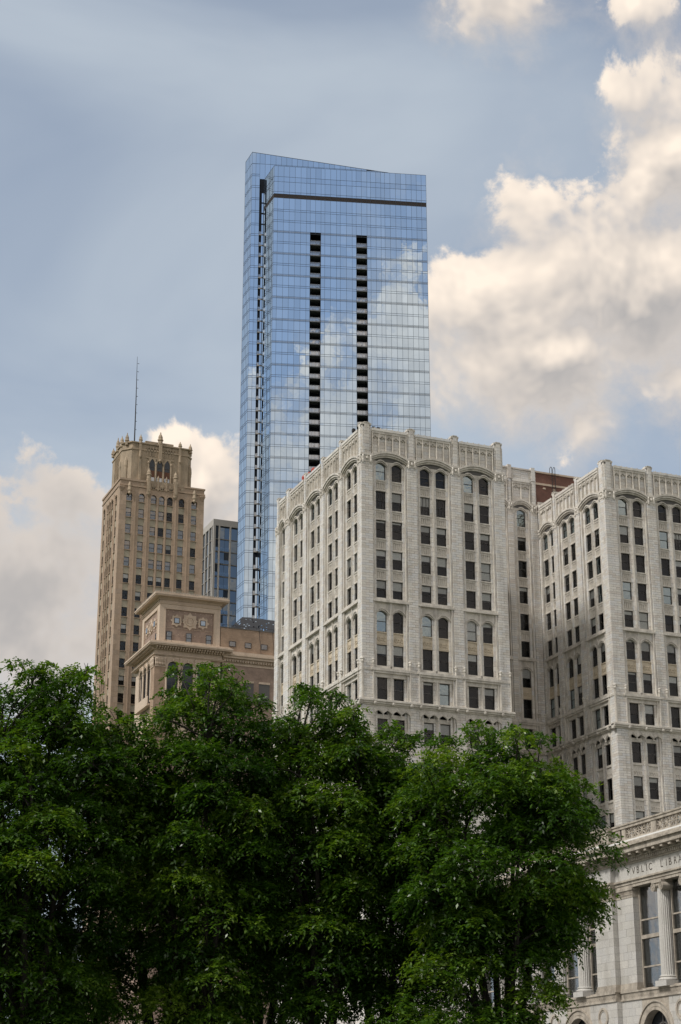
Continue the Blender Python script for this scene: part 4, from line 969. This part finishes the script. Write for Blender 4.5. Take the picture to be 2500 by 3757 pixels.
for u in (3.2, 5.6, 8.0): loggia(F4L, u)
for fr, u in ((F4, 1.0), (F4L, 1.2)):
    lg.fr = fr; lg.box(u - 0.95, u + 0.95, 0.0, 0.1, 75.6, 75.8)
    for k in range(7): lg.lathe(u - 0.8 + k * 0.27, 0.12, [(0.08, 75.8), (0.16, 76.1), (0.12, 76.4), (0.2, 76.9), (0.1, 77.1)], 6)
    lg.box(u - 1.05, u + 1.05, 0.0, 0.2, 77.1, 77.35)
for x in (4.45, 7.05): lg.fr = F4; lg.lathe(x, 0.1, [(0.1, 76.0), (0.3, 76.4), (0.22, 76.8), (0.28, 77.2), (0.1, 77.4)], 7)
lg.fr = F4; lg.box(2.0, 10.3, -0.25, 0.55, 69.4, 69.8); lg.box(2.0, 10.3, 0.4, 0.5, 69.8, 71.0); lg.box(1.9, 10.4, 0.35, 0.6, 71.0, 71.2)
lg.fr = F4L; lg.box(2.0, 9.6, -0.25, 0.5, 69.4, 69.8); lg.box(2.0, 9.6, 0.35, 0.45, 69.8, 71.0)
lg.build('loggia_ornament', M_CREAM, CB, kind='stuff')
# brick side wing
m = MB(); m.box(88.35, 101, 272.6, 286, 79.5, 83.7); m.build('brick_penthouse', M_BRICK, CB)
m = MB(); m.box(88.62, 101, 272.4, 286, 0.13, 77.2); m.box(77, 88.3, 272.2, 285, 0.13, 59.9); m.build('side_wall', M_BRICKD, CB)
m = MB(); m.box(88.3, 101.1, 272.5, 286, 83.7, 83.85); m.build('coping', M_ROOF, CB)
m = MB()
for p, z0, z1 in ((0.1, 77.2, 77.5), (0.25, 78.0, 78.3), (0.7, 78.3, 78.7), (0.9, 78.7, 79.0), (0.8, 79.0, 79.4)): m.box(88.61, 101, 272.4 - p, 272.9, z0, z1)
m.box(88.62, 101, 272.42, 272.9, 77.5, 78.0)
for k in range(26): m.box(88.9 + k * 0.46, 89.14 + k * 0.46, 272.0, 272.42, 77.75, 78.2)
m.build('side_cornice', M_CREAM, CB)
FSW = frame(88.6, 272.6, (1, 0), (0, -1))
for u in (1.85, 4.65, 7.55): window(CB, FSW, u, 0.03, 80.5, 1.15, 0.95, M_FRAME, M_GLASSW, 0.9, rail=0)
for u in (4.75, 7.6):
    m = MB(); m.fr = FSW; m.box(u - 0.95, u + 0.95, 0.2, 0.26, 71.0, 74.4); o = m.build('window', M_FRAMEG, CB)
    m = MB(); m.fr = FSW; m.box(u - 1.0, u + 1.0, 0.2, 0.34, 74.4, 74.75); m.build('lintel', M_CREAM, o)
for x, top in ((95.6, 83.9), (98.0, 83.9)):
    m = MB(); m.tube([(x - 0.4, 272.5, top), (x - 0.3, 272.5, 82.5), (x - 0.1, 272.5, 81.0), (x, 272.5, 79.3)], [0.035] * 4, 5); m.build('cable', M_BLACK, CB)
# dark perforated screen on its roof
SC = thing('rooftop_screen', 'dark perforated metal screen on the roof beside the white building', 'screen', (97, 276, 83.85))
scm = MB(); pl = [Vector((90.2, 274, 83.9)), Vector((94.6, 280, 88.2)), Vector((104, 280, 88.2)), Vector((104, 274, 83.9))]
def sp(a, b):
    t = pl[0].lerp(pl[1], b); s2 = pl[3].lerp(pl[2], b); return t.lerp(s2, a)
for i in range(26):
    for j in range(12):
        if random.random() < 0.16 and 0 < j < 11: 
            a0, a1, b0, b1 = i / 26, (i + .45) / 26, j / 12, (j + 1) / 12
        else: a0, a1, b0, b1 = i / 26, (i + 1) / 26, j / 12, (j + 1) / 12
        q = [sp(a0, b0), sp(a1, b0), sp(a1, b1), sp(a0, b1)]; scm.raw([tuple(v) for v in q] + [tuple(v + Vector((0, 0.05, -0.05))) for v in q], [(0, 1, 2, 3), (7, 6, 5, 4), (0, 4, 5, 1), (1, 5, 6, 2), (2, 6, 7, 3), (3, 7, 4, 0)])
scm.build('screen_panel', M_BLACK, SC)
for x in (94.7, 99.0, 103.5):
    m = MB(); m.box(x - 0.05, x + 0.05, 280.1, 280.2, 83.85, 88.2); m.build('post', M_BLACK, SC)
m = MB(); m.box(88.6, 101, 272.8, 272.84, 84.3, 84.34)
for k in range(9): m.box(88.8 + k * 1.5, 88.84 + k * 1.5, 272.8, 272.84, 83.85, 84.3)
m.build('guard_rail', M_BLACK, SC)

# ================================================================== PUBLIC LIBRARY
LB = thing('library_building', 'pale stone classical library with fluted columns, balustrade and carved inscription at right', 'building', (77.55, 130, 0))
FLB = frame(77.55, 0, (0, 1), (-1, 0)); PV = 0.47
lbk = MB(FLB); ltr = MB(FLB); lco = MB(FLB)
def ashlar(u0, u1, w0, w1, z0, z1, course=0.62, bl=1.2):
    n = max(1, round((z1 - z0) / course)); c = (z1 - z0) / n
    for i in range(n):
        k = max(1, round((u1 - u0) / bl)); off = 0.5 if i % 2 and k > 1 else 0.0
        xs = [u0] + [u0 + (u1 - u0) * (j + off) / k for j in range(0 if off else 1, k)] + [u1]
        for a, b in zip(xs[:-1], xs[1:]): lbk.box(a + 0.009, b - 0.009, w0, w1 + random.uniform(-0.006, 0.006), z0 + i * c + 0.012, z0 + (i + 1) * c)
    lco.box(u0 + 0.02, u1 - 0.02, w0 - 0.3, w1 - 0.04, z0, z1)
SECT = [(100.0, 129.94, 0.0), (129.94, 158.0, PV)]
for a, b, p in SECT:
    e0 = 0.0 if p == 0 else 0.0
    # base storey with arched openings
    cs = [124.8, 116.5, 108.2] if p == 0 else [136.4, 144.7, 153.0]
    ar = 2.0; sp0 = 9.6
    xs = sorted([a, b] + [c + s * ar for c in cs for s in (-1, 1)])
    for i in range(0, len(xs), 2): ashlar(xs[i], xs[i + 1], p - 0.6, p, 0.13, 12.55)
    for c in cs:
        us = lin(c - ar, c + ar, 17); ltr.plate(us, [sp0 + math.sqrt(max(0, ar * ar - (u - c) ** 2)) for u in us], [12.55] * 17, p - 0.01, p - 0.6)
        ltr.ring(c, sp0, ar, ar + 0.22, p + 0.10, p - 0.3, 28, 0, math.pi); ltr.ring(c, sp0, ar + 0.26, ar + 0.62, p + 0.06, p - 0.1, 28, 0, math.pi); ltr.ring(c, sp0, ar + 0.62, ar + 0.72, p + 0.16, p - 0.1, 28, 0, math.pi)
        g = MB(FLB); g.box(c - ar, c + ar, p - 0.75, p - 0.7, 0.2, 12.0); o = g.build('arched_window', M_FGLASD, LB)
        f = MB(FLB); f.box(c - 0.06, c + 0.06, p - 0.7, p - 0.6, 0.2, 11.5); f.box(c - ar, c + ar, p - 0.7, p - 0.6, sp0 - 0.1, sp0 + 0.1); f.ring(c, sp0, 1.0, 1.1, p - 0.6, p - 0.7, 20, 0, math.pi); f.build('window_frame', M_FRAMEG, o)
    for u in ([121.0, 112.4] if p == 0 else [132.2, 140.6, 148.9]):
        ltr.ring(u, 11.4, 0.62, 0.80, p + 0.10, p - 0.1, 26); ltr.ring(u, 11.4, 0.50, 0.56, p + 0.05, p - 0.1, 26)
    # meander band
    ltr.box(a, b, p - 0.4, p + 0.10, 12.55, 12.68); ltr.box(a, b, p - 0.4, p + 0.06, 12.68, 13.16); ltr.box(a, b, p - 0.4, p + 0.16, 13.16, 13.28)
    q = a + 0.1
    while q < b - 0.4:
        w = p + 0.06
        for u0, u1, z0, z1 in ((0, 0.04, 12.74, 13.1), (0.04, 0.26, 13.06, 13.1), (0.22, 0.26, 12.84, 13.06), (0.10, 0.22, 12.84, 12.88), (0.10, 0.14, 12.88, 12.97), (-0.08, 0.0, 12.74, 12.78)):
            ltr.box(q + u0, q + u1, w, w + 0.03, z0, z1, 0.9)
        q += 0.36
    # entablature
    for w0, z0, z1 in ((0.04, 21.55, 21.8), (0.10, 21.8, 22.05), (0.22, 22.05, 22.13), (0.14, 22.13, 22.22)): ltr.box(a, b, p - 1.4, p + w0, z0, z1)
    ashlar(a, b, p - 0.5, p + 0.02, 22.22, 23.45, 1.23, 2.4)
    for w0, z0, z1 in ((0.12, 23.45, 23.56), (0.10, 23.56, 23.86), (0.34, 23.86, 23.95), (0.2, 23.95, 24.22), (0.95, 24.22, 24.62), (1.02, 24.62, 24.68), (1.15, 24.68, 24.86), (0.9, 24.86, 25.1)): ltr.box(a - (0.0 if p == 0 else min(w0, 0.9)), b, p - 1.0, p + w0, z0, z1)
    q = a + 0.1
    while q < b - 0.1: ltr.box(q, q + 0.17, p + 0.10, p + 0.26, 23.58, 23.84); q += 0.29
    q = a + 0.3
    while q < b - 0.3:
        ltr.box(q, q + 0.38, p + 0.2, p + 0.86, 24.0, 24.22); ltr.box(q + 0.04, q + 0.34, p + 0.2, p + 0.5, 23.9, 24.0); q += 1.22
    # pierced balustrade
    ltr.box(a, b, p - 0.7, p + 0.05, 25.1, 25.62); ltr.box(a, b, p - 0.35, p + 0.1, 26.48, 26.72); ltr.box(a, b, p - 0.4, p + 0.18, 26.72, 26.85)
    t = 123.48 if p == 0 else 128.32 + 4.84
    edges_ = []
    k = -6
    while k < 7:
        c = 123.48 + 4.84 * k; k += 1
        if a + 0.5 <= c <= b - 0.5: edges_.append(c)
    lo_e = [a + 0.35] + edges_ + [b - 0.35]
    if p == 0: lo_e[-1] = 128.32 + 0.6
    for c in lo_e: ltr.box(max(a, c - 0.4), min(b, c + 0.4), p - 0.3, p + 0.03, 25.62, 26.48)
    for c0, c1 in zip(lo_e[:-1], lo_e[1:]):
        n = max(1, round((c1 - c0 - 0.8) / 1.0)); s = (c1 - c0 - 0.8) / n
        for j in range(n):
            u0 = c0 + 0.4 + j * s; u1 = u0 + s; mm = (u0 + u1) / 2; zz = 26.05
            ltr.box(u0 - 0.03, u0 + 0.03, p - 0.15, p - 0.02, 25.62, 26.48); ltr.box(u0, u1, p - 0.15, p - 0.03, zz - 0.03, zz + 0.03); ltr.box(mm - 0.03, mm + 0.03, p - 0.15, p - 0.035, 25.62, 26.48)
            for d in (1, -1): ltr.prism([(u0, zz - d * 0.43 - 0.04), (u1, zz + d * 0.43 - 0.04), (u1, zz + d * 0.43 + 0.04), (u0, zz - d * 0.43 + 0.04)], p - 0.15, p - 0.04)
    lco.box(a, b, p - 14, p - 1.45, 0.13, 25.1)
fl_ = MB(FLB); fl_.box(100, 129.9, -0.2, 0.55, 25.1, 25.34); fl_.box(129.95, 158, -0.2, 0.55 + PV, 25.1, 25.34); fl_.build('lead_flashing', plain('white_flashing', (0.72, 0.72, 0.70), 0.5), LB)
# order: pilasters, fluted columns, tall windows
def pilaster(u0, u1, p):
    ashlar(u0, u1, p - 0.9, p, 13.9, 20.75, 0.62, 1.2)
    for w, z0, z1 in ((0.16, 13.28, 13.5), (0.10, 13.5, 13.7), (0.05, 13.7, 13.9)): ltr.box(u0 - w, u1 + w, p - 0.9, p + w, z0, z1)
    ltr.box(u0 - 0.02, u1 + 0.02, p - 0.9, p + 0.03, 20.75, 21.35); ltr.box(u0 - 0.1, u1 + 0.1, p - 0.9, p + 0.12, 21.35, 21.55)
    n = int((u1 - u0) / 0.16)
    for k in range(n): ltr.ring(u0 + (k + 0.5) * (u1 - u0) / n, 21.0, 0.03, 0.07, p + 0.02, p + 0.07, 8); ltr.box(u0 + (k + 0.4) * (u1 - u0) / n, u0 + (k + 0.6) * (u1 - u0) / n, p + 0.02, p + 0.08, 21.1, 21.33)
pilaster(127.35, 129.94, 0.0); pilaster(129.96, 132.95, PV); pilaster(147.2, 149.4, PV); pilaster(155.5, 158, PV)
def column(u, p):
    m = MB(FLB); w = p - 0.34
    m.lathe(u, w, [(0.60, 14.12), (0.60, 14.5), (0.595, 16.5), (0.565, 19.0), (0.53, 20.95)], 44, flute=0.075); o = m.build('column', M_LIB, LB)
    b = MB(FLB); b.box(u - 0.82, u + 0.82, w - 0.8, w + 0.8, 13.28, 13.72); b.lathe(u, w, [(0.80, 13.72), (0.84, 13.80), (0.80, 13.88), (0.68, 13.92), (0.68, 13.98), (0.74, 14.04), (0.68, 14.11), (0.60, 14.12)], 28); b.build('column_base', M_LIB, o)
    c = MB(FLB); c.lathe(u, w, [(0.53, 20.95), (0.66, 21.08), (0.70, 21.16), (0.6, 21.2)], 24)
    c.box(u - 0.62, u + 0.62, w - 0.55, w + 0.58, 21.2, 21.36); c.box(u - 0.74, u + 0.74, w - 0.66, w + 0.68, 21.36, 21.55)
    for s in (-1, 1):
        for r0, r1, ww in ((0.0001, 0.10, 0.68), (0.15, 0.22, 0.66), (0.26, 0.33, 0.66)): c.ring(u + s * 0.6, 21.06, r0, r1, w + ww, w - 0.55, 16)
        c.ring(u + s * 0.6, 21.06, 0.01, 0.31, w + 0.62, w - 0.55, 16)
    c.build('capital', M_LIBT, o)
for u in (123.1, 118.95, 114.8): column(u, 0.0)
for u in (135.55, 139.75, 143.95, 151.5): column(u, PV)
def tall_window(u0, u1, p):
    w = p - 0.66
    m = MB(FLB)
    for a, b in ((u0, u0 + 0.14), (u1 - 0.14, u1)): m.box(a, b, w - 0.1, w + 0.14, 13.4, 21.55)
    for z in (15.1, 18.85): m.box(u0 + 0.14, u1 - 0.14, w - 0.08, w + 0.08, z - 0.06, z + 0.06)
    m.box(u0 + 0.14, u1 - 0.14, w - 0.1, w + 0.2, 17.32, 17.62); o = m.build('tall_window', M_LIBT, LB)
    for z0, z1 in ((13.4, 15.04), (15.16, 17.32), (17.62, 18.79), (18.91, 21.5)):
        g = MB(FLB); g.box(u0 + 0.14, u1 - 0.14, w - 0.02, w, z0, z1); g.build('pane', M_GLASS, o)
    s = MB(FLB); s.box(u0 + 0.15, u0 + (u1 - u0) * 0.42, w - 0.2, w - 0.15, 13.5, 21.4); s.build('reflection_panel', M_PALE_REFL, o)  # added panel behind the glass, imitates the pale reflection by its colour
    ltr.box(u0 - 0.1, u1 + 0.1, w - 0.1, w + 0.4, 13.28, 13.42)
for u0, u1 in ((123.75, 127.3), (119.6, 122.45), (115.45, 118.3), (104, 114.1)): tall_window(u0, u1, 0.0)
for u0, u1 in ((132.98, 134.9), (136.2, 139.1), (140.4, 143.3), (144.6, 147.15), (149.45, 150.85), (152.1, 155.45)): tall_window(u0, u1, PV)
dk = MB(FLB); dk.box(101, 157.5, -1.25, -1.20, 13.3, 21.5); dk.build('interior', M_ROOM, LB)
lbk.build('ashlar_block', M_LIB, LB, kind='stuff'); ltr.build('carved_moulding', M_LIBT, LB, kind='stuff'); lco.build('wall', M_MORTAR, LB)
insc = 'PVBLIC LIBRARY'
ys = {0: 127.95, 1: 127.2, 2: 126.5, 3: 125.75, 4: 124.98, 5: 124.6, 7: 122.8, 8: 121.99, 9: 121.55, 10: 120.8, 11: 120.12, 12: 119.2, 13: 118.45}
M_CUT_SHADOW = plain('incised_shadow', (0.10, 0.085, 0.07), 0.9)  # shadow of the cut letters put into a dark brown colour
for i, ch in enumerate(insc):
    if ch == ' ': continue
    cu = bpy.data.curves.new('letter', 'FONT'); cu.body = ch; cu.size = 0.80; cu.extrude = 0.008; cu.align_x = 'LEFT'; cu.offset = -0.006
    to = bpy.data.objects.new('tmp', cu); COL.objects.link(to)
    me = bpy.data.meshes.new_from_object(to.evaluated_get(bpy.context.evaluated_depsgraph_get()))
    bpy.data.objects.remove(to); me.materials.clear(); me.materials.append(M_CUT_SHADOW); me.name = 'letter'
    o = bpy.data.objects.new('letter', me); COL.objects.link(o); o.parent = LB
    o.location = Vector((77.55 - 0.032, ys[i], 22.57)) - OFF[LB.name]; o.rotation_euler = (R(90), 0, R(-90))

# ================================================================== TREES
def leaf_material():
    m = bpy.data.materials.new('leaf'); m.use_nodes = True; nt = m.node_tree; nt.nodes.clear(); L = nt.links
    out = nd(nt, 'ShaderNodeOutputMaterial'); at = nd(nt, 'ShaderNodeAttribute'); at.attribute_name = 'tint'
    rp = nd(nt, 'ShaderNodeValToRGB'); e = rp.color_ramp.elements
    e[0].color = (0.012, 0.040, 0.005, 1); e[1].color = (0.17, 0.26, 0.030, 1)
    x = e.new(0.5); x.color = (0.056, 0.130, 0.013, 1)
    L.new(at.outputs['Fac'], rp.inputs[0])
    d = nd(nt, 'ShaderNodeBsdfDiffuse'); L.new(rp.outputs[0], d.inputs[0])
    t = nd(nt, 'ShaderNodeBsdfTranslucent'); br = nd(nt, 'ShaderNodeMix', data_type='RGBA', blend_type='MULTIPLY'); br.inputs[0].default_value = 1; L.new(rp.outputs[0], br.inputs[6]); br.inputs[7].default_value = (1.5, 1.5, 0.6, 1); L.new(br.outputs[2], t.inputs[0])
    g = nd(nt, 'ShaderNodeBsdfGlossy'); g.inputs['Roughness'].default_value = 0.38; g.inputs[0].default_value = (1, 1, 1, 1)
    m1 = nd(nt, 'ShaderNodeMixShader'); m1.inputs[0].default_value = 0.42; L.new(d.outputs[0], m1.inputs[1]); L.new(t.outputs[0], m1.inputs[2])
    m2 = nd(nt, 'ShaderNodeMixShader'); m2.inputs[0].default_value = 0.035; L.new(m1.outputs[0], m2.inputs[1]); L.new(g.outputs[0], m2.inputs[2])
    L.new(m2.outputs[0], out.inputs[0]); return m
M_LEAF = leaf_material(); M_BARK = stone('bark', [(0.020, 0.017, 0.014), (0.028, 0.023, 0.019)], rough=0.95, dirt=0.4, dirt_col=(0.02, 0.018, 0.015), scale=4, streak=0.2)
def unit(a): return a / np.maximum(1e-6, np.linalg.norm(a, axis=-1, keepdims=True))
def leaves(centers, radii, per, seed, parent, base, size=0.155):
    g = np.random.default_rng(seed); n = len(centers)
    S = n * per
    C = np.repeat(centers, per, 0); Rr = np.repeat(radii, per)
    d = unit(g.normal(size=(S, 3))); up_ = g.random(S) < 0.72; d[:, 2] = np.where(up_, np.abs(d[:, 2]) * 0.72, d[:, 2] * 0.45)
    rad = g.uniform(0.25, 1.0, S) ** 0.5
    P = C + d * (Rr * rad)[:, None]
    P[:, 2] -= 0.15 * Rr * g.random(S)
    out = unit(d + g.normal(size=(S, 3)) * 0.55 + np.array([0, 0, 0.25]))
    spray_len = g.uniform(0.30, 0.62, S); K_ = 10
    side = unit(np.cross(out, np.array([0, 0, 1.0]) + g.normal(size=(S, 3)) * 0.15))
    tree_t = g.normal(0.48, 0.17, n); ct = np.repeat(tree_t, per) + g.normal(0, 0.12, S)
    vs = []; ts = []
    for k in range(K_):
        f = (k + 0.5) / K_
        pos = P + out * (spray_len * f)[:, None]; pos[:, 2] -= spray_len * 0.75 * f * f
        sgn = 1 if k % 2 else -1
        ld = unit(side * sgn * 0.8 + out * 0.5 + np.array([0, 0, -0.42]) + g.normal(size=(S, 3)) * 0.33)
        wv = unit(np.cross(ld, np.array([0, 0, 1.0]) + g.normal(size=(S, 3)) * 0.38)); nr = unit(np.cross(wv, ld))
        ln = size * g.uniform(0.75, 1.25, S)[:, None]; wd = ln * 0.23
        b = pos; l = pos + ld * ln * 0.45 + wv * wd + nr * ln * 0.05; t = pos + ld * ln; r = pos + ld * ln * 0.45 - wv * wd + nr * ln * 0.05
        t[:, 2] -= 0.012
        vs.append(np.stack([b, l, t, r], 1)); ts.append(ct + g.normal(0, 0.10, S))
    V_ = np.concatenate(vs).reshape(-1, 3) - np.array(base); nq = len(V_) // 4
    me = bpy.data.meshes.new('crown'); me.vertices.add(len(V_)); me.vertices.foreach_set('co', V_.astype(np.float32).ravel())
    me.loops.add(nq * 4); me.loops.foreach_set('vertex_index', np.arange(nq * 4, dtype=np.int32))
    me.polygons.add(nq); me.polygons.foreach_set('loop_start', np.arange(nq, dtype=np.int32) * 4); me.polygons.foreach_set('loop_total', np.full(nq, 4, np.int32))
    me.update(); at = me.attributes.new('tint', 'FLOAT', 'FACE'); at.data.foreach_set('value', np.clip(np.concatenate(ts), 0, 1).astype(np.float32))
    me.materials.append(M_LEAF)
    o = bpy.data.objects.new('crown', me); COL.objects.link(o); o.parent = parent; return o
def make_tree(x, y, top, rx, ry, bottom, n, per, seed, label, lobes=(), rmin=0.75, rmax=1.6, lean=0.0):
    g = np.random.default_rng(seed); t = thing('leafy_tree', label, 'tree', (x, y, 0), 'trees along the park edge')
    cz = (top + bottom) / 2; rz = (top - bottom) / 2
    C = []; Rr = []; tries = 0
    while len(C) < n:
        v = unit(g.normal(size=3)); f = g.uniform(0.42, 1.0) ** 0.5
        r = g.uniform(rmin, rmax)
        zz = v[2] * f
        wid = 1.0 if zz > -0.2 else 1.0 - 0.35 * (-0.2 - zz)
        p = np.array([x + lean * zz + v[0] * f * (rx - r * 0.8) * wid, y + v[1] * f * (ry - r * 0.8) * wid, cz + zz * (rz - r * 0.75)])
        if C and np.any(np.linalg.norm((np.array(C) - p) * np.array([1, 1, 1.35]), axis=1) < 0.66 * (r + np.array(Rr))):
            tries += 1
            if tries < 1500: continue
        C.append(p); Rr.append(r)
    for k in range(16):                                    # young shoots standing out of the crown top
        a = g.uniform(0, 2 * math.pi); f = g.uniform(0.1, 0.85)
        C.append(np.array([x + math.cos(a) * f * rx, y + math.sin(a) * f * ry, cz + math.sqrt(1 - f * f) * rz + g.uniform(-0.25, 0.25)])); Rr.append(g.uniform(0.28, 0.45))
    for lx, ly, lz, lr in lobes: C.append(np.array([lx, ly, lz])); Rr.append(lr)
    C = np.array(C); Rr = np.array(Rr)
    big = Rr > 0.5
    cr = leaves(C[big], Rr[big], per, seed + 1, t, (x, y, 0)); sh = leaves(C[~big], Rr[~big], 24, seed + 2, t, (x, y, 0)); sh.name = 'shoots'
    tk = MB(); fork = 2.6 + g.uniform(-0.4, 0.6)
    tk.tube([(x, y, 0), (x + 0.05, y, fork * 0.5), (x + 0.1 * lean, y, fork)], [0.30, 0.25, 0.23], 9); tr_ = tk.build('trunk', M_BARK, t, smooth=True)
    nl = 7; limbs = []
    for k in range(nl):
        a = 2 * math.pi * (k + g.uniform(-0.3, 0.3)) / nl; rr = g.uniform(0.25, 0.62)
        end = np.array([x + lean * 0.5 + math.cos(a) * rx * rr, y + math.sin(a) * ry * rr, top - g.uniform(1.2, 3.2) - rz * 0.5 * rr])
        pts = []
        for i in range(9):
            f = i / 8; h = fork - 0.1 + (end[2] - fork) * f; sp_r = f ** 0.75
            pts.append((x + 0.1 * lean * (1 - f) + (end[0] - x) * sp_r + g.normal() * 0.07, y + (end[1] - y) * sp_r + g.normal() * 0.07, h))
        limbs.append(pts); m = MB(); m.tube(pts, [0.16 * (1 - 0.85 * i / 8) + 0.012 for i in range(9)], 7); m.build('limb', M_BARK, t, smooth=True)
    tw = MB()
    for c, r in zip(C, Rr):
        best = min(((np.linalg.norm(np.array(p) - c) + (2.0 if p[2] > c[2] - 0.3 else 0), p) for l in limbs for p in l[1:]), key=lambda q: q[0])[1]
        b = np.array(best); mid = (b + c) / 2 + np.array([g.normal() * 0.12, g.normal() * 0.12, 0.15])
        tw.tube([tuple(b), tuple(mid), tuple(c)], [0.045, 0.03, 0.014], 5)
        for q in range(5):
            e = c + unit(g.normal(size=3) + np.array([0, 0, 0.5])) * r * 0.9; tw.tube([tuple(c), tuple((c + e) / 2 + np.array([0, 0, 0.08])), tuple(e)], [0.014, 0.010, 0.005], 4)
    tw.build('branches', M_BARK, t)
    return t
TREES = [
 (11.8, 54.6, 16.1, 3.9, 3.4, 3.4, 56, 200, 21, 'broad leafy green tree at the left, its feathery top against the sky'),
 (8.2, 55.6, 15.4, 3.0, 3.0, 3.4, 36, 190, 31, 'leafy green tree cut off by the left edge'),
 (17.2, 54.4, 16.45, 2.9, 2.8, 3.6, 40, 200, 41, 'leafy green tree with a pointed top before the cream building'),
 (21.0, 54.2, 16.05, 3.0, 2.8, 3.6, 42, 200, 51, 'leafy green tree before the left side of the white building'),
 (25.8, 50.9, 14.35, 4.05, 3.6, 5.9, 60, 200, 61, 'rounded leafy green tree at the right, overlapping the library corner'),
 (14.6, 61.5, 15.6, 4.3, 3.4, 3.4, 46, 130, 71, 'dark leafy tree in the back row behind the broad left tree'),
 (21.6, 60.5, 15.4, 4.2, 3.4, 3.4, 44, 130, 81, 'dark leafy tree in the back row behind the middle trees'),
 (17.6, 58.8, 13.6, 3.6, 2.4, 3.0, 34, 130, 111, 'low dark tree between the broad left tree and the pointed tree'),
 (10.6, 60.5, 14.0, 3.8, 2.6, 3.0, 34, 130, 121, 'low dark tree behind the tree at the left edge'),
 (23.8, 54.4, 14.8, 3.0, 2.6, 3.8, 36, 190, 91, 'slim leafy tree between the middle trees and the rounded right tree'),
]
for a in TREES:
    lob = ()
    if a[8] == 21: lob = ((14.5, 54.5, 13.3, 1.35), (15.1, 54.4, 12.3, 1.3), (14.3, 54.4, 14.1, 1.05), (14.8, 54.2, 11.0, 1.3))
    if a[8] == 91: lob = ((22.9, 53.4, 13.4, 1.1), (23.4, 53.2, 12.6, 1.2))
    if a[8] == 61: lob = ((26.3, 49.6, 6.9, 1.0), (25.0, 50.0, 6.8, 1.1), (23.8, 50.4, 6.6, 1.2), (24.9, 52.2, 5.6, 1.2), (23.2, 52.0, 5.2, 1.2), (26.5, 49.5, 5.9, 0.9), (25.6, 49.8, 5.2, 1.1), (24.4, 50.2, 5.0, 1.1), (26.2, 49.5, 4.6, 0.9), (23.4, 50.6, 4.6, 1.1))
    make_tree(a[0], a[1], a[2], a[3], a[4], a[5], a[6], a[7], a[8], a[9], lobes=lob)
